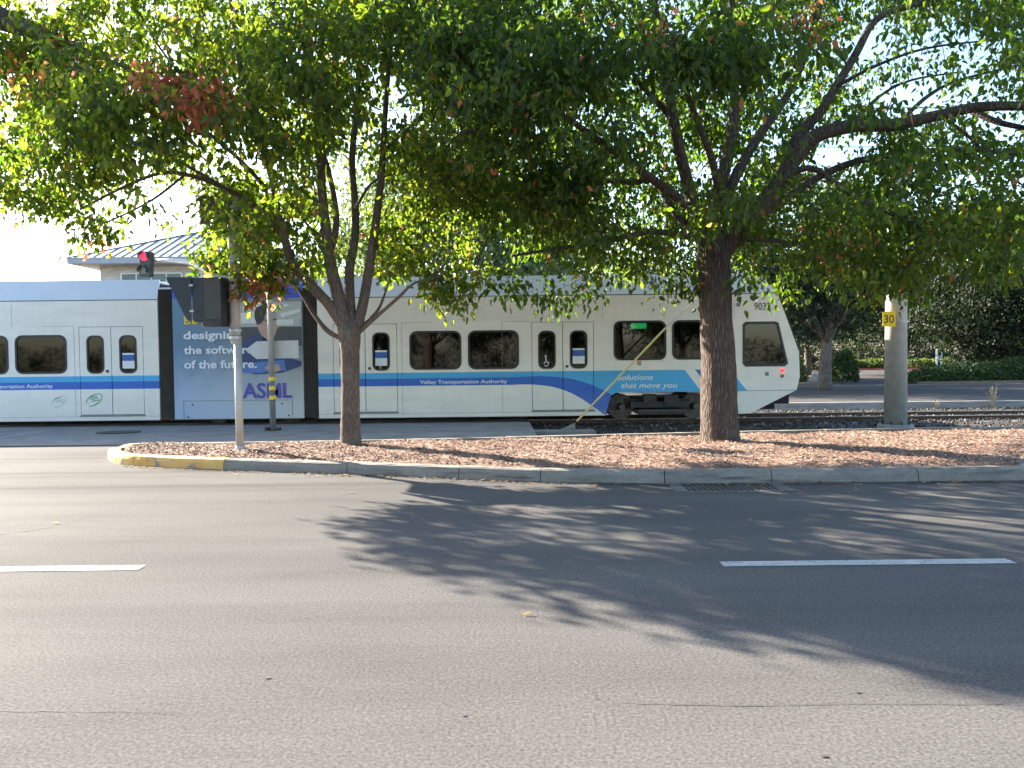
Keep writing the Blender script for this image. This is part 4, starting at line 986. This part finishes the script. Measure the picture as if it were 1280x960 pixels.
    ws.add([(sg*(u0+.16), -.95, z0), (sg*(u0+.16), .95, z0), (sg*(u1+.20), .9, z1), (sg*(u1+.20), -.9, z1), (sg*(u0+.10), -.95, z0), (sg*(u0+.10), .95, z0), (sg*(u1+.12), .9, z1), (sg*(u1+.12), -.9, z1)], [(0,1,2,3),(7,6,5,4),(0,4,5,1),(1,5,6,2),(2,6,7,3),(3,7,4,0)])
    ws.build('windshield', M_glass if False else M_trim, TR)
    rf_ = MB(); rf_.box((sg*U(398), -(HWD-.19), 3.36), (sg*U(950), HWD-.19, 3.40)); rf_.box((sg*U(398), -(HWD-.06), 2.90), (sg*U(970), HWD-.06, 2.94)); rf_.build('roof', M_shroud, TR)
    fl = MB(); fl.box((sg*U(399), -(HWD-.06), .22), (sg*U(757), HWD-.06, .34)); fl.box((sg*U(757), -(HWD-.06), .72), (sg*U(992), HWD-.06, .80)); fl.build('floor', M_int, TR)
    # interior: seats and poles
    st = MB(); 
    for px in (512, 545, 580, 612, 650, 772, 806, 846, 880):
        zf = .34 if px < 757 else .80; x_ = sg*U(px)
        for sy in (-1, 1):
            st.box((x_-.05, sy*.35, zf+.45), (x_+.05, sy*1.2, zf+1.05)); st.box((x_-.02, sy*.35, zf+.40), (x_+.42*sg, sy*1.2, zf+.48)); st.box((x_+.1, sy*.7, zf), (x_+.2, sy*.8, zf+.4))
    st.build('seats', M_seat, TR)
    pl = MB()
    for px, zf in ((500, .34), (560, .34), (640, .34), (655, .34), (752, .34), (790, .8), (822, .8), (862, .8)):
        for sy in (-.45, .5): pl.tube([(sg*U(px), sy, zf), (sg*U(px), sy, 2.88)], .018, 6)
    pl.tube([(sg*U(500), -.45, 2.3), (sg*U(905), -.45, 2.3)], .015, 6); pl.tube([(sg*U(500), .5, 2.3), (sg*U(905), .5, 2.3)], .015, 6)
    pl.build('grab_poles', M_chrome, TR)
    bh = MB(); bh.box((sg*U(908), -(HWD-.06), .8), (sg*U(911), HWD-.06, 2.9)); bh.build('cab_partition', M_int, TR)
    # bogie
    bg_ = MB(); bg_.box((sg*U(785), -.85, .28), (sg*U(868), .85, .5)); bg_.box((sg*U(790), -1.12, .30), (sg*U(864), -.98, .44)); bg_.box((sg*U(806), -1.2, .44), (sg*U(822), -1.0, .62)); bg_.box((sg*U(832), -1.2, .34), (sg*U(850), -.98, .60))
    bg_.box((sg*U(790), .98, .30), (sg*U(864), 1.12, .44)); bg_.tube([(sg*U(812), -1.16, .57), (sg*U(846), -1.16, .57)], .035, 8); bg_.box((sg*U(800), -1.15, .14), (sg*U(855), 1.15, .26)); bo_ = bg_.build('bogie', M_steel, TR)
    for px in (779.5, 874):
        for sy in (-1, 1):
            wh = MB(); u_ = sg*U(px); y_ = sy*.705
            wh.tube([(u_, y_-sy*.06, .31), (u_, y_+sy*.09, .31)], .31, 28); wh.tube([(u_, y_+sy*.09, .31), (u_, y_+sy*.36, .31)], [.09, .07], 14)
            for k_ in range(6): an = k_*1.047; wh.tube([(u_+.2*math.cos(an), y_+sy*.09, .31+.2*math.sin(an)), (u_+.2*math.cos(an), y_+sy*.11, .31+.2*math.sin(an))], .03, 6)
            wh.build('wheel', M_wheel, TR)
    und = MB()
    for (a, c_, z0, z1) in ((430, 500, .10, .24), (520, 600, .06, .24), (610, 650, .10, .24), (680, 745, .10, .24)): und.box((sg*U(a), -1.0, z0), (sg*U(c_), 1.0, z1))
    und.build('underframe', M_black, TR)
    cp_ = MB(); cp_.box((sg*U(950), -.10, .34), (sg*U(990), .10, .52)); cp_.box((sg*U(987), -.22, .30), (sg*U(1008), .22, .60)); cp_.box((sg*U(945), -.7, .2), (sg*U(980), .7, .36))
    cp_.build('coupler', M_black, TR, bevel=.015)
car(1); car(-1)
# lettering and lamps on the near side (y = -HWD)
yn = -(HWD+.0045)
def zpx(px, py): return 1.5+((448-.0106*(px-640))-py)/53.333
text_mesh('lettering', 'Valley Transportation Authority', M_txtw, TR, U(525), U(634), .925, yn, .085, .012)
text_mesh('lettering', 'Valley Transportation Authority', M_txtw, TR, U(-43), U(66), .925, yn, .085, .012)
text_mesh('lettering', 'Solutions', M_txtw, TR, U(771), U(816.5), .965, yn, .125, .01, .25); text_mesh('lettering', 'that move you', M_txtw, TR, U(777), U(847), .775, yn, .125, .01, .25)
text_mesh('fleet_number', '9038', M_txtg, TR, U(943), U(963), zpx(953, 387.5), yn, .17, .012)
dsp = MB(); dsp.box((U(790), -(HWD-.10), 2.17), (U(809), -(HWD-.06), 2.29)); dsp.build('destination_display', M_green, TR)
MB().prism([(U(779.5), 1.62), (U(785), 1.52), (U(790.5), 1.62), (U(785), 1.73)], -(HWD-.02), -(HWD-.016)).build('placard', M_ydiam, TR)
MB().box((U(796.5), yn-.002, 1.31), (U(802), yn+.003, 1.42)).build('plate', M_tan, TR)
for z_, m_, r_ in ((zpx(978, 463), M_redl, .05), (zpx(978, 470), M_amber, .045)):
    MB().tube([(U(978), yn+.01, z_), (U(978), yn-.02, z_)], [r_, r_*.8], 14).build('tail_light', m_, TR)
MB().box((U(956.5), yn-.003, 1.03), (U(961), yn+.003, 1.12)).build('side_marker', M_seam, TR)
MB().tube([(U(923), yn+.01, zpx(923, 381)), (U(923), yn-.012, zpx(923, 381))], .05, 12).build('vent_cap', M_seam, TR)
# wheelchair symbol on the glass of the right car's second door
u_, z_ = U(683), 1.36
wc = MB()
wc.tube([(u_+.05*math.cos(t*.5236), -(HWD-.006), z_+.05*math.sin(t*.5236)) for t in range(-5, 7)], .010, 4); wc.tube([(u_-.01, -(HWD-.006), z_+.16), (u_, -(HWD-.006), z_+.05), (u_+.07, -(HWD-.006), z_+.04)], .012, 4); wc.tube([(u_-.01, -(HWD-.006), z_+.17), (u_-.01, -(HWD-.006), z_+.20)], .02, 6)
wc.build('accessibility_symbol', M_txtw, TR)
# green oval emblem on the left car's door
def emblem(pxc, pyc, mat, sc_=1.0):
    b_ = MB(); u_, z_ = U(pxc), zpx(pxc, pyc); ca, sa = math.cos(R(32)), math.sin(R(32))
    def e(t, k=1.0): a_, c_ = .22*k*math.cos(t)*sc_, .12*k*math.sin(t)*sc_; return (u_+a_*ca-c_*sa, yn, z_+a_*sa+c_*ca)
    N_ = 30
    for i in range(N_):
        t0, t1 = -2.6+i*5.4/N_, -2.6+(i+1)*5.4/N_; w0_ = .80+.12*abs(math.cos(t0)); w1_ = .80+.12*abs(math.cos(t1))
        b_.add([e(t0), e(t1), e(t1, w1_), e(t0, w0_)], [(0, 1, 2, 3)])
    for k_ in range(3):
        zz_ = z_+.05-.045*k_; b_.add([(u_-.10+.02*k_, yn, zz_), (u_+.08+.02*k_, yn, zz_+.03), (u_+.08+.02*k_, yn, zz_+.048), (u_-.10+.02*k_, yn, zz_+.02)], [(0, 1, 2, 3)])
    b_.build('emblem', mat, TR)
emblem(117, 500, M_vgreen); emblem(73, 502, simple('faded emblem ink', (.42, .52, .50), .6), .9)
# bellows
M_bel = simple('charcoal bellows rubber', (.13, .12, .11), .75, 0, .15, 5)
for a, c_ in ((380, 398), (199, 217)):
    b_ = MB(); x0, x1 = U(a)+.01, U(c_)-.01; N_ = 6
    for side in (-1, 1):
        pts_ = []
        for k in range(2*N_+1): pts_.append((x0+(x1-x0)*k/(2*N_), side*(HWD-.03-(.07 if k % 2 else 0))))
        for (p_, q_) in zip(pts_, pts_[1:]): b_.add([(p_[0], p_[1], .16), (q_[0], q_[1], .16), (q_[0], q_[1], 3.2), (p_[0], p_[1], 3.2)], [(0, 1, 2, 3)])
    b_.box((x0, -(HWD-.1), .16), (x1, HWD-.1, .2)); b_.box((x0, -(HWD-.08), 3.18), (x1, HWD-.08, 3.2)); b_.build('bellows', M_bel, TR)
    MB().box((x0-.02, -(HWD-.04), 3.205), (x1+.02, HWD-.04, 3.245)).build('bellows_cap', M_shroud, TR)
# middle section
def mat_wrap():
    m, nt, b = new_mat('advertising wrap print'); v = objco(nt); s = nd(nt, 'ShaderNodeSeparateXYZ', i_0=v)
    x, z = s.outputs[0], s.outputs[2]; fx = mth(nt, 'DIVIDE', mth(nt, 'ADD', x, 1.52), 3.04, True); fz = mth(nt, 'DIVIDE', z, 3.0, True)
    n = noise(nt, v, 1.1, 4, .6, 1.5)
    top = mixc(nt, fx, (.10, .20, .33), (.20, .23, .24)); bot = mixc(nt, fx, (.34, .43, .58), (.52, .52, .50))
    c = mixc(nt, ramp(nt, mth(nt, 'ADD', fz, mth(nt, 'MULTIPLY', mth(nt, 'SUBTRACT', n, .5), .35)), [(.18, 0), (.62, 1)]), bot, top)
    c = mixc(nt, mth(nt, 'GREATER_THAN', z, 2.97), c, (.025, .07, .50))
    nt.links.new(c, b.inputs['Base Color']); b.inputs['Roughness'].default_value = .35; return m
M_wrap = mat_wrap()
x0, x1 = U(217.5), U(379.5)
for side in (-1, 1): plate('body', [(x0, .15), (x1, .15), (x1, 3.42), (x0, 3.42)], [], .05, M_wrap, TR, side*(HWD-.025))
MB().box((x0, -(HWD-.06), 3.34), (x1, HWD-.06, 3.41)).build('roof', M_shroud, TR)
MB().box((x0+.05, -1.1, .12), (x1-.05, 1.1, .30)).build('underframe', M_black, TR)
for px in (262, 356):
    for sy in (-1, 1): MB().tube([(U(px), sy*.65, .31), (U(px), sy*.80, .31)], .31, 24).tube([(U(px), sy*.8, .31), (U(px), sy*1.0, .31)], .12, 12).build('wheel', M_wheel, TR)
yl = [yn-.003*k for k in range(7)]
def flat(name, poly, mat, k): return MB().add([(U(a), yl[k], zpx(a, b_)) for a, b_ in poly], [tuple(range(len(poly)))]).build(name, mat, TR, fix=False)
ink = lambda n_, c_: simple(n_, c_, .4, 0, .12, 5)
flat('printed_scene', [(298,378),(378.5,377),(378.5,408),(298,409)], ink('print pale lab', (.42, .44, .42)), 0)
for q_ in ([(305,384),(328,381),(330,385),(306,388)], [(300,392),(322,390),(322,404),(300,405)], [(346,384),(360,380),(364,382),(349,387)], [(352,392),(376,386),(377,390),(354,397)], [(346,400),(368,399),(368,406),(346,407)]):
    flat('printed_scene', q_, ink('print bright strips', (.66, .68, .64)), 1)
flat('printed_scene', [(300,409),(378.5,408),(378.5,432),(300,434)], ink('print dark bench', (.06, .065, .07)), 0)
flat('printed_scene', [(329,380),(331,379),(334,379.5),(334,382),(331,382)], ink('print dark hair', (.03, .025, .03)), 1)
flat('printed_person', [(322,405),(325,413),(330,424),(338,427),(345,420),(347,412),(350,409),(347,405),(347,400),(346,392),(340,386),(328,386),(322,395)], ink('print skin', (.48, .30, .23)), 2)
flat('printed_person', [(320,398),(320,391),(323,384),(331,381),(341,382),(346,387),(345,391),(338,391),(333,394),(332,400),(327,405),(323,406)], ink('print dark hair', (.03, .025, .03)), 3)
flat('printed_person', [(333,400),(347,398.5),(347,400),(333,401.6)], M_trim, 4)
flat('printed_person', [(301,432),(312,422),(323,416),(330,421),(337,427),(341,440),(378,452),(376,458),(352,466),(320,468),(303,464),(298,450)], ink('print navy shirt', (.03, .055, .16)), 2)
flat('printed_person', [(303,455),(330,452),(356,450),(358,463),(325,466),(304,466)], ink('print blue sleeve', (.08, .18, .45)), 3)
flat('printed_person', [(331,460),(338,454),(350,456),(351,463),(340,466)], ink('print skin', (.48, .30, .23)), 4)
M_ytx = simple('yellow print', (.80, .55, .05), .5, 0, .03); M_wtx = simple('white print', (.72, .76, .80), .5, 0, .03); M_ptx = simple('violet-blue print', (.085, .07, .36), .5, 0, .03)
text_mesh('lettering', 'Be part of', M_ytx, TR, U(232.5), U(303), zpx(265, 405), yl[6], .18, .03)
text_mesh('lettering', 'designing', M_wtx, TR, U(231), U(303), zpx(265, 423.5), yl[6], .18, .03)
text_mesh('lettering', 'the software', M_wtx, TR, U(231), U(318), zpx(270, 442), yl[6], .18, .03)
text_mesh('lettering', 'of the future.', M_wtx, TR, U(231), U(322), zpx(275, 460), yl[6], .18, .03)
text_mesh('lettering', 'ASML', M_ptx, TR, U(303), U(365), zpx(334, 497), yl[6], .34, .02)
ln = MB()
for (a, b_, c_, d_) in ((229, 501, 365, 501.6), (229, 524, 365, 524.6)): ln.box((U(a), yn-.001, zpx(a, d_)), (U(c_), yn+.002, zpx(a, b_)))
for a in (229, 365): ln.box((U(a)-.006, yn-.001, zpx(a, 524)), (U(a)+.006, yn+.002, zpx(a, 501)))
ln.build('access_panel_seam', M_seam, TR)
for a, b_ in ((240, 506), (352, 504.5), (234, 521.5), (360, 519.5)): MB().tube([(U(a), yn+.003, zpx(a, b_)), (U(a), yn-.006, zpx(a, b_))], .02, 8).build('latch', M_steel, TR)

# ------------------------------------------------------------ overhead line pole, wires
oy_ = 17.25; ox_ = Xat(1120, oy_)
OP = empty('catenary_pole', (ox_, oy_, -.2)); tag(OP, 'thick grey tapered steel pole on a round footing beside the track', 'pole')
MB().tube([(0, 0, .12), (0, 0, 4), (0, 0, 6.6)], [.245, .215, .195], 20).build('shaft', M_pole, OP, smooth=True)
MB().tube([(0, 0, 0), (0, 0, .11), (0, 0, .13)], [.40, .38, .36], 20).build('footing', M_conc, OP)
MB().tube([(0, 0, 2.43), (0, 0, 2.445)], .2335, 20).build('strap', M_galv, OP)
bp_ = MB()
for k in range(8):
    a = k*.785; bp_.tube([(.29*math.cos(a), .29*math.sin(a), .12), (.29*math.cos(a), .29*math.sin(a), .2)], .02, 6)
bp_.build('anchor_bolts', M_steel, OP)
arm = MB(); arm.tube([(0, 0, 6.0), (-.2, 2.1, 5.95)], .03, 8); arm.tube([(0, 0, 6.55), (-.2, 2.1, 6.3)], .02, 6); arm.build('bracket_arm', M_galv, OP)
sg_ = empty('speed_sign', (0, 0, 0)); 
M_sy = simple('yellow sign face', (.90, .62, .01), .5, 0, .03)
sg_.location = (Xat(1111.2, oy_-.30), oy_-.30, 1.5+(443-399)/FPX*(oy_-.3)); sg_.rotation_euler.z = R(-14)
tag(sg_, 'small yellow 30 speed plate strapped to the steel pole', 'sign')
plate('sign_face', rrect(-.13, -.165, .13, .165, .025), [], .008, M_sy, sg_, 0)
text_mesh('lettering', '30', simple('black print', (.02, .02, .02), .5), sg_, -.10, .10, -.085, -.0062, .18, .004)
MB().box((-.02, .004, -.12), (.02, .10, .12)).build('bracket', M_galv, sg_)
M_wire = simple('dark copper wire', (.06, .06, .055), .5)
def wire(p0, p1, sag, r_, lab, n=16):
    p0, p1 = Vector(p0), Vector(p1); ps = []
    for k in range(n+1): t = k/n; p = p0.lerp(p1, t); p.z -= sag*4*t*(1-t); ps.append(p)
    o = MB().tube(ps, r_, 5).build('overhead_wire', M_wire); tag(o, lab, 'wire', 'overhead wires of the tramway')
wire((-60, 19.3, 8.35), (60, 19.3, 7.6), .3, .012, 'upper overhead wire crossing the sky at the left'); wire((-60, 19.3, 7.35), (60, 19.3, 6.5), .2, .012, 'middle overhead wire strung below the upper wire')
wire((-60, 19.3, 5.7), (60, 19.3, 5.7), .05, .009, 'lowest overhead contact wire right above the train roof')
# guy wire
GW = empty('guy_wire', (G(705, 536).x, 16.6, -.1)); tag(GW, 'slanting guy wire with yellow guard anchored beside the track', 'guy wire')
a = P(721, 526.5, 16.6)-GW.location; b = P(832, 410, 16.9)-GW.location; c = P(900, 345, 17.1)-GW.location; d_ = P(1115, 130, 17.2)-GW.location
MB().tube([a, b], .022, 8).build('guard', simple('yellow plastic guard', (.62, .50, .20), .6, 0, .1, 4), GW); MB().tube([a, b, c, d_], .007, 6).build('wire', M_galv, GW)
ab = MB(); ab.prism([(-.10, .02), (.27, .02), (.27, .20)], -.02, .02); ab.build('anchor_bracket', M_conc, GW)
MB().box((-.75, -.25, -.12), (.70, .25, .03)).build('anchor_block', M_conc, GW, bevel=.02)

# ------------------------------------------------------------ sign pole with blank-out sign
b0 = G(300, 561, .17); SP = empty('sign_pole', (b0.x, b0.y, .12)); tag(SP, 'slim grey pole with sleeved top standing in the left part of the island', 'pole')
ys = b0.y; zt = lambda py: 1.5+(451.6-py)*ys/FPX-.12
MB().tube([(0, 0, 0), (0, 0, zt(424))], .057, 14).build('shaft', M_pole, SP, smooth=True)
MB().tube([(-.03, 0, zt(427)), (-.03, 0, zt(248))], .078, 14).tube([(-.02, 0, zt(430)), (-.03, 0, zt(425))], [.06, .078], 14).build('sleeve', M_pole, SP, smooth=True)
MB().tube([(0, 0, 0), (0, 0, .03)], .15, 16).tube([(0, 0, .03), (0, 0, .10)], [.085, .062], 14).build('base_plate', M_pole, SP)
cl = MB()
for py in (413, 422, 260): cl.tube([(-.03, 0, zt(py)-.02), (-.03, 0, zt(py)+.02)], .09, 14)
cl.build('clamps', M_galv, SP)
def zz(py): return 1.5+(452-py)*ys/FPX
BS = empty('blank_out_sign', (b0.x, ys, zz(380))); tag(BS, 'black box sign with slanting hood on the slim pole, seen from the back', 'sign')
def lx(px): return Xat(px, ys)-b0.x
def lz(py): return zz(py)-zz(380)
MB().box((lx(253), -.30, lz(403)), (lx(289), .34, lz(350))).build('housing', M_dark, BS, bevel=.012)
hd_ = MB(); hd_.add([(lx(252.4), -.32, lz(349.5)), (lx(222), -.32, lz(349.5)), (lx(243), -.32, lz(394)), (lx(247), -.32, lz(401)), (lx(252.4), -.32, lz(405)),
         (lx(252.4), .36, lz(349.5)), (lx(222), .36, lz(349.5)), (lx(243), .36, lz(394)), (lx(247), .36, lz(401)), (lx(252.4), .36, lz(405))], [(0,1,2,3,4), (9,8,7,6,5), (0,5,6,1)])
hd_.build('hood', M_dark, BS, fix=False)
MB().box((lx(266), -.33, lz(409)), (lx(288.5), .0, lz(402))).build('mount', M_steel, BS)
MB().box((lx(268), -.315, lz(401)), (lx(288), -.302, lz(352))).build('rear_panel', simple('brown-grey panel', (.05, .045, .035), .6), BS)
hg = MB()
for py in (359.5, 390.5): hg.box((lx(250.8), -.345, lz(py+1.2)), (lx(255.5), -.31, lz(py-1.2)))
hg.build('hinges', M_galv, BS)
MB().tube([(lx(268), 0, lz(349)), (lx(272), 0, lz(346)), (lx(285), 0, lz(347)), (lx(297), 0, lz(352))], .03, 8).build('conduit', M_galv, BS, smooth=True)
S4 = MB().box((lx(258), -.10, -.02), (lx(294), -.085, .40)).build('back_to_back_sign', simple('brown sign back', (.07, .05, .04), .6), None, loc=(b0.x, ys, zz(281)), bevel=.003)
tag(S4, 'dull brown sign panel high on the slim pole among leaves', 'sign')
# second pole with plain pointed sign and yellow bands
b1 = G(341.5, 538, .0); P2 = empty('marker_pole', (b1.x, b1.y, .0)); tag(P2, 'thin galvanised pole with three yellow bands beside the track', 'pole')
y2_ = b1.y; z2 = lambda py: 1.5+(451.2-py)*y2_/FPX
MB().tube([(0, 0, 0), (-.03, 0, z2(235))], .062, 14).build('shaft', M_galv, P2, smooth=True)
for py in (473.5, 485, 497): MB().tube([(0, 0, z2(py)-.04), (0, 0, z2(py)+.04)], .068, 14).build('yellow_band', M_sy, P2)
MB().tube([(0, 0, 0), (0, 0, .02)], .18, 10).box((-.16, -.07, .0), (-.09, .07, .07)).box((.09, -.07, .0), (.15, .07, .06)).build('base_plate', M_steel, P2)
l2 = lambda px: Xat(px, y2_)-b1.x
AS = plate('arrow_sign', [(l2(305), z2(437)), (l2(319), z2(426.5)), (l2(372), z2(425.5)), (l2(372), z2(448)), (l2(319), z2(448.5))], [], .01, simple('bare sign aluminium', (.52, .54, .56), .5, .3, .08, 6), None, 0)
AS.location = (b1.x, y2_+.12, 0); tag(AS, 'plain pale metal sign pointed at its left end, behind the banded pole', 'sign')
XB = MB().box((l2(360), -.1, z2(273)), (l2(379), .15, z2(256))).box((l2(340), -.02, z2(266)), (l2(361), .02, z2(263))).build('signal_box', M_steel, None, loc=(b1.x, y2_, 0), bevel=.01)
tag(XB, 'small grey box bracketed to the top of the banded pole', 'signal box')
# traffic signal on a curved arm
ty = 26.0; tp = empty('signal_mast', (Xat(278, ty), ty, 0)); tag(tp, 'curved grey mast arm rising behind the train in front of the building', 'mast arm')
def tpt(px, py): p = P(px, py, ty)-tp.location; return p
MB().tube([(0, 0, 0), tpt(278, 380), tpt(272, 350), tpt(262, 342), tpt(248, 333), tpt(235, 328), tpt(215, 326), tpt(193, 326)], [.12, .11, .10, .09, .09, .08, .07, .06], 12).build('arm', M_galv, tp, smooth=True)
br = MB(); br.tube([tpt(262, 340), tpt(246, 349)], .03, 6); br.tube([tpt(276, 352), tpt(245, 350)], .03, 6); br.build('brace', M_galv, tp)
tc = P(183.5, 330.5, ty-.1); TS = empty('traffic_light', tuple(tc)); tag(TS, 'dark two-lamp traffic light showing red, hanging over the train roof', 'traffic light')
TS.rotation_euler.y = R(4)
MB().box((-.20, -.12, -.42), (.20, .12, .42)).build('housing', M_dark, TS, bevel=.03)
for z_, m_, nm in ((.24, simple('red signal lamp', (.7, .02, .05), .3, emit=(1, .01, .05), es=.28), 'red_lamp'), (-.22, simple('unlit lamp', (.05, .07, .06), .2), 'unlit_lamp')):
    MB().tube([(-.04, -.12, z_), (-.04, -.14, z_)], .13, 18).build(nm, m_, TS)
    vz = MB(); N_ = 14
    for k in range(N_):
        a0, a1 = R(-20+220*k/N_), R(-20+220*(k+1)/N_)
        vz.add([(-.04+.155*math.cos(a0), -.12, z_+.155*math.sin(a0)), (-.04+.155*math.cos(a1), -.12, z_+.155*math.sin(a1)), (-.04+.145*math.cos(a1), -.30, z_+.145*math.sin(a1)), (-.04+.145*math.cos(a0), -.30, z_+.145*math.sin(a0))], [(0, 1, 2, 3)])
    vz.build('visor', M_dark, TS, fix=False)

# ------------------------------------------------------------ fallen leaves
rs = np.random.RandomState(9); pts = []
for k in range(150):
    x = -4+13*rs.rand(); y = front_y(x)-.02-abs(rs.randn())*.12; pts.append((x, y, .004))
for k in range(9): pts.append((-6+14*rs.rand(), 3.5+5*rs.rand(), .004))
for k in range(160):
    x = -5+14*rs.rand(); y = front_y(x)+.2+rs.rand()*2.5; pts.append((x, min(y, back_y(x)-.2), mulch_z(x, min(y, back_y(x)-.2))+.01))
M_fl = mat_hue('fallen leaves', [(0, (.10, .05, .02)), (.4, (.2, .12, .04)), (.7, (.32, .22, .07)), (1, (.20, .06, .03))])
scatter_flat('fallen_leaves', np.array(pts), (.035, .075), (.02, .035), .012, M_fl, 'scattered dry leaves in the gutter and on the mulch', 'leaves', .5)

# dirt and bark crumbs washed along the kerb foot
pts = []
for k in range(9000):
    x = -5.6+14.5*rs.rand()**1.5; y = front_y(x)-.015-abs(rs.randn())*(.05+.05*rs.rand())
    if math.sin(x*2.3)+math.sin(x*5.1+1) < rs.rand()*2-1.6: continue
    pts.append((x, y, .003))
M_crumb = mat_hue('gutter crumbs', [(0, (.08, .05, .035)), (.5, (.20, .14, .10)), (1, (.34, .26, .19))])
scatter_flat('gutter_debris', np.array(pts), (.008, .03), (.005, .014), .004, M_crumb, 'reddish dirt and bark crumbs washed along the kerb foot', 'debris', .6)
